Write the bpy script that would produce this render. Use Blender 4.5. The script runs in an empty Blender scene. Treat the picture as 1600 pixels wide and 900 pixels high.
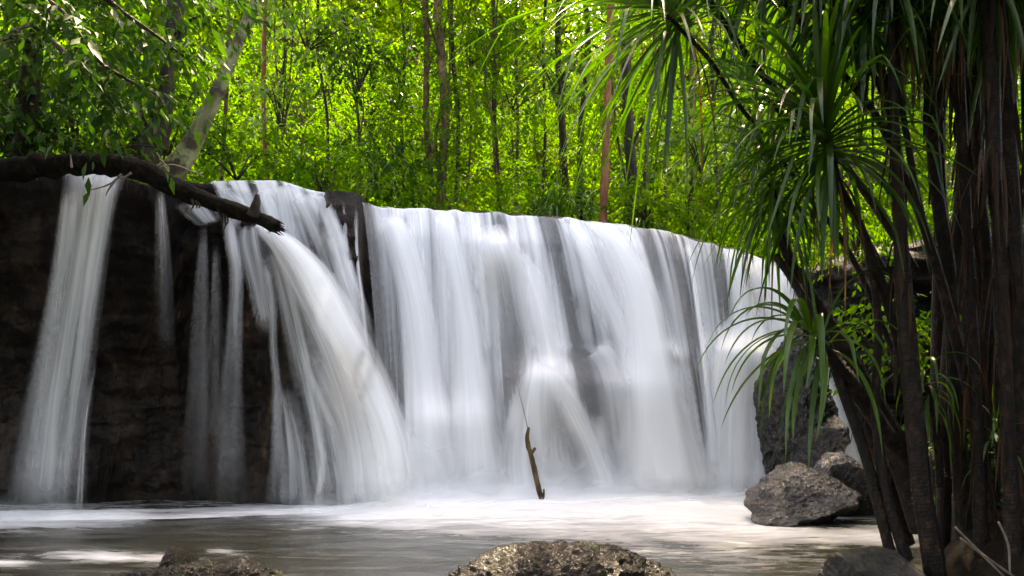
import bpy, bmesh, math, random
import numpy as np
from mathutils import Vector

# ------------------------------------------------------------------ camera, sky, sun, exposure
F = 1244.0          # focal length in pixels of the 1600-wide photograph
HOR, CAMZ = 666.0, 0.9
scene = bpy.context.scene
cam_d = bpy.data.cameras.new('camera'); cam = bpy.data.objects.new('camera', cam_d)
scene.collection.objects.link(cam); scene.camera = cam
cam.location = (0, 0, CAMZ); cam.rotation_euler = (math.radians(90), 0, 0)
cam_d.sensor_width = 36; cam_d.lens = 36 * F / 1600; cam_d.shift_y = (HOR - 450) / 1600
cam_d.clip_start = 0.05; cam_d.clip_end = 500

SUN_EL, SUN_AZ = 60.0, 8.0       # azimuth measured from +Y (behind the falls) towards +X
world = bpy.data.worlds.new('World'); scene.world = world; world.use_nodes = True
wn = world.node_tree.nodes; wl = world.node_tree.links
sky = wn.new('ShaderNodeTexSky'); sky.sky_type = 'NISHITA'; sky.sun_disc = False
sky.sun_elevation = math.radians(SUN_EL); sky.sun_rotation = math.radians(SUN_AZ)
sky.air_density = 1.0; sky.dust_density = 3.0; sky.ozone_density = 0.6
wn['Background'].inputs['Strength'].default_value = 0.15
wl.new(sky.outputs[0], wn['Background'].inputs[0])
sun_d = bpy.data.lights.new('sun', 'SUN'); sun_d.energy = 2.3; sun_d.angle = math.radians(0.9)
sun_d.color = (1.0, 0.95, 0.84)
sun = bpy.data.objects.new('sun', sun_d); scene.collection.objects.link(sun)
_e, _a = math.radians(SUN_EL), math.radians(SUN_AZ)
sdir = Vector((math.sin(_a) * math.cos(_e), math.cos(_a) * math.cos(_e), math.sin(_e)))
sun.rotation_euler = sdir.to_track_quat('Z', 'Y').to_euler(); sun.location = (0, 20, 30)
vs = scene.view_settings
vs.view_transform = 'Standard'; vs.look = 'None'; vs.gamma = 1; vs.use_curve_mapping = False
vs.exposure = 3.6
vs.use_white_balance = True; vs.white_balance_temperature = 9300; vs.white_balance_tint = 18
scene.cycles.max_bounces = 8; scene.cycles.diffuse_bounces = 3; scene.cycles.glossy_bounces = 3
scene.cycles.transmission_bounces = 4; scene.cycles.transparent_max_bounces = 40
scene.cycles.use_denoising = True
scene.cycles.sample_clamp_indirect = 6

C = scene.collection
RNG = np.random.default_rng(7)

# ------------------------------------------------------------------ helpers
def P(px, py, Y):
    """world point seen at photo pixel (px, py) when it stands Y metres away"""
    return np.array([(px - 800) / F * Y, Y, CAMZ + (HOR - py) / F * Y])

def _hash(ix, iy, iz, seed):
    h = (ix.astype(np.int64) * 374761393 + iy.astype(np.int64) * 668265263 + iz.astype(np.int64) * 2147483647 + seed * 974634777) & 0xffffffff
    h = ((h ^ (h >> 13)) * 1274126177) & 0xffffffff
    h = (h ^ (h >> 16)) & 0xffffffff
    return h / 4294967295.0

def vnoise(x, y, z, seed=0):
    x, y, z = np.broadcast_arrays(np.asarray(x, float), np.asarray(y, float), np.asarray(z, float))
    fx, fy, fz = np.floor(x), np.floor(y), np.floor(z)
    tx, ty, tz = x - fx, y - fy, z - fz
    tx, ty, tz = [t * t * (3 - 2 * t) for t in (tx, ty, tz)]
    r = 0
    for dx in (0, 1):
        for dy in (0, 1):
            for dz in (0, 1):
                w = (tx if dx else 1 - tx) * (ty if dy else 1 - ty) * (tz if dz else 1 - tz)
                r = r + w * _hash(fx + dx, fy + dy, fz + dz, seed)
    return r * 2 - 1

def fbm(x, y, z, oct=4, seed=0, ridged=False):
    a, f, s = 1.0, 1.0, 0
    tot = 0
    for o in range(oct):
        n = vnoise(x * f + 17.3 * o, y * f - 5.1 * o, z * f + 3.7 * o, seed + o)
        if ridged: n = 1 - 2 * np.abs(n)
        s = s + a * n; tot += a; a *= .5; f *= 2.03
    return s / tot

def smooth(a, b, x):
    t = np.clip((x - a) / (b - a), 0, 1); return t * t * (3 - 2 * t)

def mesh_np(name, V, Fq, mat=None, parent=None, uv=None, vattr=None, fattr=None, smooth_=True, mats=None, fmat=None):
    """V (n,3), Fq (m,k) faces all of k corners; linked as ONE mesh object"""
    me = bpy.data.meshes.new(name)
    V = np.asarray(V, np.float32); Fq = np.asarray(Fq, np.int32)
    m, k = Fq.shape
    me.vertices.add(len(V)); me.vertices.foreach_set('co', V.ravel())
    me.loops.add(m * k); me.loops.foreach_set('vertex_index', Fq.ravel())
    me.polygons.add(m); me.polygons.foreach_set('loop_start', np.arange(0, m * k, k, dtype=np.int32))
    if smooth_: me.polygons.foreach_set('use_smooth', np.ones(m, bool))
    if uv is not None:
        l = me.uv_layers.new(name='UVMap'); l.data.foreach_set('uv', np.asarray(uv, np.float32)[Fq.ravel()].ravel())
    for n_, a in (vattr or {}).items():
        at = me.attributes.new(n_, 'FLOAT', 'POINT'); at.data.foreach_set('value', np.asarray(a, np.float32).ravel())
    for n_, a in (fattr or {}).items():
        at = me.attributes.new(n_, 'FLOAT', 'FACE'); at.data.foreach_set('value', np.asarray(a, np.float32).ravel())
    for mm in (mats or ([mat] if mat else [])): me.materials.append(mm)
    if fmat is not None: me.polygons.foreach_set('material_index', np.asarray(fmat, np.int32))
    me.update(calc_edges=True); me.validate()
    o = bpy.data.objects.new(name, me); C.objects.link(o)
    if parent: o.parent = parent
    return o

def tag(o, label=None, cat=None, group=None, kind=None):
    if label: o['label'] = label
    if cat: o['category'] = cat
    if group: o['group'] = group
    if kind: o['kind'] = kind
    return o

def thing(name, label, cat, loc=(0, 0, 0), group=None):
    o = bpy.data.objects.new(name, None); C.objects.link(o); o.location = [float(v) for v in loc]
    o.empty_display_size = .1
    return tag(o, label, cat, group)

def grid_faces(nr, nc):
    i = np.arange(nr - 1)[:, None] * nc + np.arange(nc - 1)[None, :]
    return np.stack([i, i + 1, i + nc + 1, i + nc], -1).reshape(-1, 4)

def crom(pts, n):
    """Catmull-Rom through rows of pts, n samples"""
    p = np.asarray(pts, float)
    if len(p) == 2: p = np.array([p[0], (p[0] + p[1]) / 2, p[1]])
    q = np.vstack([2 * p[0] - p[1], p, 2 * p[-1] - p[-2]])
    t = np.linspace(0, len(p) - 1 - 1e-6, n); i = t.astype(int); f = (t - i)[:, None]
    a, b, c, d = q[i], q[i + 1], q[i + 2], q[i + 3]
    return .5 * (2 * b + (c - a) * f + (2 * a - 5 * b + 4 * c - d) * f ** 2 + (3 * b - a - 3 * c + d) * f ** 3)

class MB:
    """collects geometry of mixed sources (quads only; tris repeat a vertex is avoided)"""
    def __init__(s): s.V = []; s.Fq = []; s.uv = []; s.n = 0; s.rnd = []
    def add(s, V, Fq, uv=None, rnd=None):
        V = np.asarray(V, float); Fq = np.asarray(Fq)
        s.V.append(V); s.Fq.append(Fq + s.n); s.n += len(V)
        s.uv.append(uv if uv is not None else np.zeros((len(V), 2)))
        s.rnd.append(rnd if rnd is not None else np.full(len(Fq), random.random()))
    def build(s, name, mat, parent=None, origin=(0, 0, 0), **k):
        return mesh_np(name, np.vstack(s.V) - np.asarray(origin), np.vstack(s.Fq), mat, parent, uv=np.vstack(s.uv), fattr={'rnd': np.concatenate(s.rnd)}, **k)

def tube_arr(pts, rad, nseg=10, n=None, rough=0.0, seed=0, rf=6.0, ring=0.0, ringf=25.0):
    """tapered bent tube; pts control points, rad radius at control points"""
    n = n or max(8, len(pts) * 8)
    pr = crom(np.hstack([np.asarray(pts, float), np.asarray(rad, float)[:, None]]), n)
    p, r = pr[:, :3], np.maximum(pr[:, 3], .0008)
    d = np.gradient(p, axis=0); d /= np.linalg.norm(d, axis=1)[:, None] + 1e-9
    up = np.array([0.31, -.9, .3]) if abs(d[0] @ np.array([0.31, -.9, .3])) < .9 else np.array([1., 0, 0])
    us = []
    u = up - d[0] * (up @ d[0]); u /= np.linalg.norm(u)
    for i in range(n):
        u = u - d[i] * (u @ d[i]); u /= np.linalg.norm(u); us.append(u)
    us = np.array(us); vs_ = np.cross(d, us)
    th = np.linspace(0, 2 * np.pi, nseg + 1)
    L = np.concatenate([[0], np.cumsum(np.linalg.norm(np.diff(p, axis=0), axis=1))])
    rr = r[:, None] * np.ones(nseg + 1)
    if ring: rr = rr * (1 + ring * np.abs(np.sin(L * ringf))[:, None] ** 3)
    dirs = us[:, None] * np.cos(th)[None, :, None] + vs_[:, None] * np.sin(th)[None, :, None]
    if rough:
        q = p[:, None] + dirs * r[:, None, None]
        rr = rr * (1 + rough * fbm(q[..., 0] * rf, q[..., 1] * rf, q[..., 2] * rf * .5, 3, seed))
    V = (p[:, None] + dirs * rr[..., None])
    V[:, -1] = V[:, 0]
    V = V.reshape(-1, 3)
    uv = np.stack([np.broadcast_to(th / (2 * np.pi), (n, nseg + 1)), np.broadcast_to(L[:, None], (n, nseg + 1))], -1).reshape(-1, 2)
    Fq = grid_faces(n, nseg + 1)
    # cap
    V = np.vstack([V, p[-1] + d[-1] * r[-1] * .4, p[0] - d[0] * r[0] * .3]); uv = np.vstack([uv, [[.5, L[-1]], [.5, 0]]])
    e = (n - 1) * (nseg + 1); k = n * (nseg + 1)
    cap = [[e + j, e + j + 1, e + j + 2, k] for j in range(0, nseg - 1, 2)] + [[j + 2, j + 1, j, k + 1] for j in range(0, nseg - 1, 2)]
    return V, np.vstack([Fq, cap]), uv

# ------------------------------------------------------------------ materials
def newmat(name):
    m = bpy.data.materials.new(name); m.use_nodes = True
    nt = m.node_tree; nt.nodes.clear()
    out = nt.nodes.new('ShaderNodeOutputMaterial')
    def N(t, **k):
        n = nt.nodes.new('ShaderNode' + t)
        for a, v in k.items():
            if a.startswith('i_'):
                key = a[2:].replace('_', ' ')
                n.inputs[key].default_value = v
            else: setattr(n, a, v)
        return n
    def Lk(a, b): nt.links.new(a, b)
    return m, N, Lk, out

def ramp(N, stops):
    r = N('ValToRGB'); cr = r.color_ramp
    while len(cr.elements) < len(stops): cr.elements.new(.5)
    for e, (p, c) in zip(cr.elements, stops): e.position = p; e.color = (*c, 1)
    return r

def mth(N, Lk, op, a, b=None, clamp=False):
    n = N('Math', operation=op, use_clamp=clamp)
    for i, v in enumerate((a, b)):
        if v is None: continue
        if isinstance(v, (int, float)): n.inputs[i].default_value = v
        else: Lk(v, n.inputs[i])
    return n.outputs[0]

def mat_rock(name, stops, rough=(.25, .6), scale=1.0, bump=.6, spec=.5, moss=None, strata=False, crack=1.5):
    m, N, Lk, out = newmat(name)
    tc = N('TexCoord'); mp = N('Mapping'); Lk(tc.outputs['Object'], mp.inputs[0])
    mp.inputs['Scale'].default_value = (scale * (1.5 if strata else 1), scale * (1.5 if strata else 1), scale * (.55 if strata else 1))
    n1 = N('TexNoise', i_Scale=2.2, i_Detail=9, i_Roughness=.6, i_Distortion=.9); Lk(mp.outputs[0], n1.inputs[0])
    n2 = N('TexNoise', i_Scale=14, i_Detail=8, i_Roughness=.7); Lk(mp.outputs[0], n2.inputs[0])
    v = N('TexVoronoi', i_Scale=5.0, feature='DISTANCE_TO_EDGE'); 
    dm = N('Mix', data_type='VECTOR'); dm.inputs[0].default_value = .35
    Lk(mp.outputs[0], dm.inputs[4]); Lk(n1.outputs['Color'], dm.inputs[5]); Lk(dm.outputs[1], v.inputs[0])
    a = mth(N, Lk, 'ADD', mth(N, Lk, 'MULTIPLY', n1.outputs[0], .62), mth(N, Lk, 'MULTIPLY', n2.outputs[0], .38))
    r = ramp(N, stops); Lk(a, r.inputs[0]); col = r.outputs[0]
    if moss:
        geo = N('NewGeometry'); sx = N('SeparateXYZ'); Lk(geo.outputs['Normal'], sx.inputs[0])
        n3 = N('TexNoise', i_Scale=3.5, i_Detail=6, i_Roughness=.7); Lk(tc.outputs['Object'], n3.inputs[0])
        k = mth(N, Lk, 'MULTIPLY', mth(N, Lk, 'SUBTRACT', mth(N, Lk, 'ADD', n3.outputs[0], mth(N, Lk, 'MULTIPLY', sx.outputs[2], moss[1])), moss[2]), 7, clamp=True)
        mx = N('Mix', data_type='RGBA'); Lk(k, mx.inputs[0]); Lk(col, mx.inputs[6]); mx.inputs[7].default_value = (*moss[0], 1); col = mx.outputs[2]
    p = N('BsdfPrincipled'); Lk(col, p.inputs['Base Color'])
    mr = N('MapRange'); mr.inputs[1].default_value = .35; mr.inputs[2].default_value = .65; mr.inputs[3].default_value = rough[0]; mr.inputs[4].default_value = rough[1]
    Lk(n2.outputs[0], mr.inputs[0]); Lk(mr.outputs[0], p.inputs['Roughness']); p.inputs['Specular IOR Level'].default_value = spec
    h = mth(N, Lk, 'ADD', mth(N, Lk, 'MULTIPLY', n2.outputs[0], .5), mth(N, Lk, 'ADD', mth(N, Lk, 'MULTIPLY', n1.outputs[0], 1.2), mth(N, Lk, 'MULTIPLY', mth(N, Lk, 'MINIMUM', v.outputs[0], .06), crack)))
    b = N('Bump', i_Strength=bump, i_Distance=.05); Lk(h, b.inputs['Height']); Lk(b.outputs[0], p.inputs['Normal'])
    Lk(p.outputs[0], out.inputs[0]); return m

def mat_leaf(name, stops, trans, tf=.42, rough=.45, spec=.4, stripe=False):
    m, N, Lk, out = newmat(name)
    at = N('Attribute', attribute_name='rnd'); oi = N('ObjectInfo')
    geo = N('NewGeometry'); ln = N('TexNoise', i_Scale=.55, i_Detail=3); Lk(geo.outputs['Position'], ln.inputs[0])
    f = mth(N, Lk, 'ADD', mth(N, Lk, 'MULTIPLY', at.outputs['Fac'], .62), mth(N, Lk, 'ADD', mth(N, Lk, 'MULTIPLY', oi.outputs['Random'], .16), mth(N, Lk, 'MULTIPLY', mth(N, Lk, 'SUBTRACT', ln.outputs[0], .35), .9)))
    r = ramp(N, stops); Lk(f, r.inputs[0])
    p = N('BsdfPrincipled', i_Roughness=rough); Lk(r.outputs[0], p.inputs['Base Color']); p.inputs['Specular IOR Level'].default_value = spec
    if stripe:
        uv = N('UVMap'); sx = N('SeparateXYZ'); Lk(uv.outputs[0], sx.inputs[0])
        w = mth(N, Lk, 'SINE', mth(N, Lk, 'MULTIPLY', sx.outputs[0], 34.0))
        b = N('Bump', i_Strength=.25, i_Distance=.002); Lk(w, b.inputs['Height']); Lk(b.outputs[0], p.inputs['Normal'])
    t = N('BsdfTranslucent'); mu = N('Mix', data_type='RGBA', blend_type='MULTIPLY'); mu.inputs[0].default_value = 1
    Lk(r.outputs[0], mu.inputs[6]); mu.inputs[7].default_value = (*trans, 1); Lk(mu.outputs[2], t.inputs[0])
    mx = N('MixShader'); mx.inputs[0].default_value = tf; Lk(p.outputs[0], mx.inputs[1]); Lk(t.outputs[0], mx.inputs[2])
    Lk(mx.outputs[0], out.inputs[0]); return m

def mat_bark(name, stops, scale=(8, 8, 2.2), rough=.8, bump=.5, patch=None, rings=0, spec=.3):
    m, N, Lk, out = newmat(name)
    tc = N('TexCoord'); mp = N('Mapping'); Lk(tc.outputs['Object'], mp.inputs[0]); mp.inputs['Scale'].default_value = scale
    n = N('TexNoise', i_Scale=1.6, i_Detail=8, i_Roughness=.65, i_Distortion=.4); Lk(mp.outputs[0], n.inputs[0])
    r = ramp(N, stops); Lk(n.outputs[0], r.inputs[0]); col = r.outputs[0]
    if patch:
        n3 = N('TexNoise', i_Scale=patch[1], i_Detail=5, i_Roughness=.6); Lk(tc.outputs['Object'], n3.inputs[0])
        k = mth(N, Lk, 'MULTIPLY', mth(N, Lk, 'SUBTRACT', n3.outputs[0], patch[2]), 14, clamp=True)
        mx = N('Mix', data_type='RGBA'); Lk(k, mx.inputs[0]); Lk(col, mx.inputs[6]); mx.inputs[7].default_value = (*patch[0], 1); col = mx.outputs[2]
    p = N('BsdfPrincipled', i_Roughness=rough); Lk(col, p.inputs['Base Color']); p.inputs['Specular IOR Level'].default_value = spec
    h = n.outputs[0]
    if rings:
        uv = N('UVMap'); sx = N('SeparateXYZ'); Lk(uv.outputs[0], sx.inputs[0])
        nn = mth(N, Lk, 'MULTIPLY', n.outputs[0], 9.0)
        w = mth(N, Lk, 'SINE', mth(N, Lk, 'ADD', mth(N, Lk, 'MULTIPLY', sx.outputs[1], float(rings)), nn))
        h = mth(N, Lk, 'ADD', mth(N, Lk, 'MULTIPLY', w, .04), mth(N, Lk, 'MULTIPLY', h, 1.6))
    b = N('Bump', i_Strength=bump, i_Distance=.02); Lk(h, b.inputs['Height']); Lk(b.outputs[0], p.inputs['Normal'])
    Lk(p.outputs[0], out.inputs[0]); return m

def mat_veil():
    m, N, Lk, out = newmat('falling_water')
    uv = N('UVMap'); mp = N('Mapping'); Lk(uv.outputs[0], mp.inputs[0]); mp.inputs['Scale'].default_value = (11, .36, 1)
    n = N('TexNoise', noise_dimensions='2D', i_Scale=1.0, i_Detail=3, i_Roughness=.5); Lk(mp.outputs[0], n.inputs[0])
    mp2 = N('Mapping'); Lk(uv.outputs[0], mp2.inputs[0]); mp2.inputs['Scale'].default_value = (52, .8, 1)
    n2 = N('TexNoise', noise_dimensions='2D', i_Scale=1.0, i_Detail=2, i_Roughness=.5); Lk(mp2.outputs[0], n2.inputs[0])
    s = mth(N, Lk, 'ADD', mth(N, Lk, 'MULTIPLY', n.outputs[0], .84), mth(N, Lk, 'MULTIPLY', n2.outputs[0], .16))
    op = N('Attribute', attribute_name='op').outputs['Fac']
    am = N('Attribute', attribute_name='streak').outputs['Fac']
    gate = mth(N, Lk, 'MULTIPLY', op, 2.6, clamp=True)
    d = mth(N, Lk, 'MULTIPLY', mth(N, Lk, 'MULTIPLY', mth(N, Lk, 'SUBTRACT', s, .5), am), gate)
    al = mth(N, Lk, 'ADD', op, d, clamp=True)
    df = N('BsdfDiffuse'); df.inputs[0].default_value = (.88, .89, .90, 1)
    tr = N('BsdfTranslucent'); tr.inputs[0].default_value = (.88, .89, .90, 1)
    b = N('Bump', i_Strength=.15, i_Distance=.05); Lk(s, b.inputs['Height']); Lk(b.outputs[0], df.inputs['Normal'])
    mx = N('MixShader'); mx.inputs[0].default_value = .4; Lk(df.outputs[0], mx.inputs[1]); Lk(tr.outputs[0], mx.inputs[2])
    tp = N('BsdfTransparent'); m2 = N('MixShader'); Lk(al, m2.inputs[0]); Lk(tp.outputs[0], m2.inputs[1]); Lk(mx.outputs[0], m2.inputs[2])
    Lk(m2.outputs[0], out.inputs[0]); return m

def mat_pool():
    m, N, Lk, out = newmat('pool_water')
    tc = N('TexCoord'); mp = N('Mapping'); Lk(tc.outputs['Object'], mp.inputs[0]); mp.inputs['Scale'].default_value = (.9, 2.6, 1)
    n = N('TexNoise', i_Scale=1.3, i_Detail=7, i_Roughness=.62, i_Distortion=1.2); Lk(mp.outputs[0], n.inputs[0])
    n2 = N('TexNoise', i_Scale=5.0, i_Detail=5, i_Roughness=.6, i_Distortion=.8); Lk(mp.outputs[0], n2.inputs[0])
    r = ramp(N, [(.34, (.012, .011, .006)), (.52, (.032, .032, .023)), (.7, (.080, .082, .070))]); Lk(n.outputs[0], r.inputs[0])
    fo = N('Attribute', attribute_name='foam').outputs['Fac']
    t = mth(N, Lk, 'ADD', mth(N, Lk, 'MULTIPLY', n.outputs[0], .6), mth(N, Lk, 'MULTIPLY', n2.outputs[0], .4))
    k = mth(N, Lk, 'MULTIPLY', mth(N, Lk, 'ADD', mth(N, Lk, 'MULTIPLY', fo, 1.35), mth(N, Lk, 'MULTIPLY', mth(N, Lk, 'SUBTRACT', t, .56), mth(N, Lk, 'MULTIPLY', mth(N, Lk, 'MULTIPLY', fo, 5.0, clamp=True), 3.0))), .95, clamp=True)
    mx = N('Mix', data_type='RGBA'); Lk(k, mx.inputs[0]); Lk(r.outputs[0], mx.inputs[6]); mx.inputs[7].default_value = (.55, .56, .57, 1)
    p = N('BsdfPrincipled'); Lk(mx.outputs[2], p.inputs['Base Color'])
    rr = mth(N, Lk, 'ADD', mth(N, Lk, 'MULTIPLY', k, .5), .2); Lk(rr, p.inputs['Roughness']); p.inputs['IOR'].default_value = 1.33
    b = N('Bump', i_Strength=.5, i_Distance=.06); Lk(t, b.inputs['Height']); Lk(b.outputs[0], p.inputs['Normal'])
    Lk(p.outputs[0], out.inputs[0]); return m

M = {}
M['cliff'] = mat_rock('wet_cliff_rock', [(.36, (.0018, .0011, .0008)), (.50, (.0052, .003, .0018)), (.59, (.022, .0125, .0072)), (.70, (.085, .050, .030))], (.3, .65), 1.0, 1.0, .14, strata=True)
M['ledge'] = mat_rock('dark_wet_ledge', [(.36, (.004, .003, .002)), (.54, (.013, .009, .006)), (.72, (.05, .034, .02))], (.08, .35), 1.6, .8, .6)
M['boulder'] = mat_rock('wet_grey_boulder', [(.38, (.006, .005, .0045)), (.5, (.026, .021, .018)), (.60, (.085, .070, .062)), (.72, (.22, .19, .17))], (.08, .30), 2.2, 1.0, .9)
M['pebbly'] = mat_rock('rough_mossy_rock', [(.40, (.0015, .0012, .001)), (.5, (.005, .0036, .0028)), (.58, (.011, .0075, .0055)), (.70, (.060, .046, .042))], (.15, .5), 9.0, 1.0, .28, moss=((.022, .030, .004), .06, .55))
M['slab'] = mat_rock('grey_slab', [(.34, (.007, .006, .005)), (.52, (.022, .018, .015)), (.72, (.05, .042, .035))], (.3, .65), 2.0, .8, .4)
M['bankrock'] = mat_rock('bank_rock', [(.32, (.015, .011, .008)), (.52, (.05, .036, .025)), (.72, (.11, .085, .06))], (.5, .85), 1.6, .8, .3, moss=((.05, .075, .015), .15, .62))
M['soil'] = mat_rock('forest_floor', [(.32, (.015, .018, .006)), (.5, (.035, .05, .012)), (.7, (.07, .09, .02))], (.8, .95), 1.0, .6, .2)
M['bank'] = mat_rock('dark_bank_soil', [(.32, (.004, .003, .002)), (.5, (.010, .007, .004)), (.7, (.026, .017, .010))], (.7, .95), 2.0, .7, .08)
M['veil'] = mat_veil(); M['pool'] = mat_pool()
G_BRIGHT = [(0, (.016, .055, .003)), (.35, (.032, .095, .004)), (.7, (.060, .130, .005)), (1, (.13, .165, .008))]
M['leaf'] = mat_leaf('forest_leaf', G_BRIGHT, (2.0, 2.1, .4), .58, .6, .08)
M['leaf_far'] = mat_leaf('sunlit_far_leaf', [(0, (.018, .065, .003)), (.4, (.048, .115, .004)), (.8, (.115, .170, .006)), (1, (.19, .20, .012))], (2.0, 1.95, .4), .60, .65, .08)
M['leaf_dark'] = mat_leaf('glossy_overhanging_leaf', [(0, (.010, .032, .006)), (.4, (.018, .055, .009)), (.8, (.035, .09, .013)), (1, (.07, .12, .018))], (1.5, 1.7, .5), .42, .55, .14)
M['strap'] = mat_leaf('strap_leaf', [(0, (.012, .038, .004)), (.5, (.024, .068, .006)), (1, (.055, .115, .010))], (1.4, 1.8, .4), .45, .32, .5, stripe=True)
M['strap_bright'] = mat_leaf('young_strap_leaf', [(0, (.02, .065, .008)), (.5, (.04, .10, .010)), (1, (.07, .14, .016))], (1.4, 1.6, .4), .42, .34, .5, stripe=True)
M['dead'] = mat_leaf('withered_leaf', [(0, (.03, .014, .008)), (.5, (.07, .036, .018)), (1, (.15, .10, .055))], (1.3, 1.0, .6), .3, .7, .2)
M['bark'] = mat_bark('brown_bark', [(.36, (.016, .009, .003)), (.5, (.055, .032, .012)), (.66, (.14, .085, .035))], (7, 7, 3), .85, .8, patch=((.035, .045, .012), 2.2, .58))
M['bark_dark'] = mat_bark('dark_bark', [(.36, (.006, .004, .0015)), (.52, (.020, .013, .005)), (.68, (.055, .038, .017))], (7, 7, 3), .85, .8, patch=((.018, .025, .006), 2.2, .6))
M['bark_red'] = mat_bark('reddish_bark', [(.3, (.07, .022, .008)), (.55, (.18, .065, .025)), (.75, (.26, .12, .05))])
M['bark_pale'] = mat_bark('pale_blotched_bark', [(.36, (.07, .068, .024)), (.5, (.15, .148, .06)), (.66, (.28, .27, .13))], (3, 3, 1.5), .75, .35, patch=((.045, .030, .014), 2.6, .50))
M['bark_wet'] = mat_bark('wet_log_bark', [(.36, (.002, .0015, .001)), (.52, (.005, .0035, .002)), (.66, (.020, .015, .009))], (12, 12, 12), .8, 1.0, patch=((.008, .010, .002), 3.2, .60), spec=.08)
M['pstem'] = mat_bark('pandanus_stem', [(.38, (.002, .0015, .001)), (.52, (.008, .004, .002)), (.64, (.034, .014, .007))], (16, 16, 9), .7, .7, rings=300, spec=.25)
M['skirt'] = mat_leaf('loose_bark_strip', [(0, (.008, .004, .002)), (.5, (.022, .010, .005)), (1, (.06, .032, .016))], (1.2, 1, .7), .2, .75, .2)
M['twig'] = mat_bark('pale_twig', [(.3, (.07, .05, .04)), (.6, (.18, .14, .12))], (20, 20, 20), .6, .3)

# ------------------------------------------------------------------ the cliff: profile tables over photo columns
T_C = [-900, 0, 190, 230, 270, 330, 380, 440, 480, 510, 540, 562, 572, 680, 750, 850, 930, 1020, 1100, 1180, 1230, 1260, 1330, 1450, 1700, 2600]
T_LP = [262, 276, 277, 288, 278, 288, 286, 286, 300, 306, 305, 310, 322, 328, 332, 338, 347, 358, 378, 400, 425, 420, 392, 372, 330, 300]
T_LY = [7.6, 8.3, 8.4, 8.5, 8.9, 9.2, 9.3, 9.35, 9.35, 9.3, 9.3, 9.4, 9.55, 9.8, 9.95, 10.2, 10.5, 10.8, 11.1, 11.3, 11.5, 11.7, 11.9, 12.0, 11.0, 9.0]
T_BP = [806, 804, 803, 802, 801, 799, 797, 795, 793, 792, 791, 790, 789, 787, 786, 784, 781, 779, 777, 776, 775, 770, 765, 760, 790, 830]
def lipY(c): return np.interp(c, T_C, T_LY)
def lipP(c):
    s = 12.0
    return (np.interp(np.asarray(c) - s, T_C, T_LP) + 2 * np.interp(c, T_C, T_LP) + np.interp(np.asarray(c) + s, T_C, T_LP)) / 4
def lipZ(c): return CAMZ + (HOR - lipP(c)) / F * lipY(c)
def baseY(c): return CAMZ * F / (np.interp(c, T_C, T_BP) - HOR)
def faceQ(c, q, hollow=1.0):
    """distance of the rock face at column c, q = 0 lip .. 1 pool"""
    q = np.clip(q, 0, 1.2)
    e = np.interp(c, [0, 480, 560, 1200, 1260], [1.0, .9, .65, .65, 1.0])
    y = lipY(c) - (lipY(c) - baseY(c)) * q ** e
    rec = np.interp(c, [-900, -50, 300, 350, 450, 520], [.8, 1.2, 1.4, 1.0, .25, 0])
    y = y + hollow * rec * smooth(.01, .75, q) ** .8
    # boulders set in the wall, over which the water domes
    for (cx, cy, sx, sq, a) in BUMPS:
        qq = (cy)
        y = y - a * np.exp(-((c - cx) / sx) ** 2 - ((q - qq) / np.where(q < qq, sq * .55, sq * 1.5)) ** 2)
    y = y - .28 * smooth(500, 515, c) * (1 - smooth(560, 580, c)) * (1 - smooth(.5, .8, q))
    return y
BUMPS = [(855, .60, 60, .12, .35), (775, .13, 34, .08, .22), (1160, .45, 45, .10, .35), (960, .62, 60, .12, .22), (690, .74, 60, .12, .22), (1050, .50, 40, .10, .10)]
def face_at(px, py, off=0.0):
    """point of the wall seen at (px, py), brought off metres towards the viewer"""
    px, py = np.broadcast_arrays(np.asarray(px, float), np.asarray(py, float))
    Y = lipY(px)
    for _ in range(12):
        z = CAMZ + (HOR - py) / F * Y
        Y = .5 * Y + .5 * faceQ(px, 1 - z / lipZ(px), 0.0)
    Y = Y - off
    return np.stack([(px - 800) / F * Y, Y, CAMZ + (HOR - py) / F * Y], -1)

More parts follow.
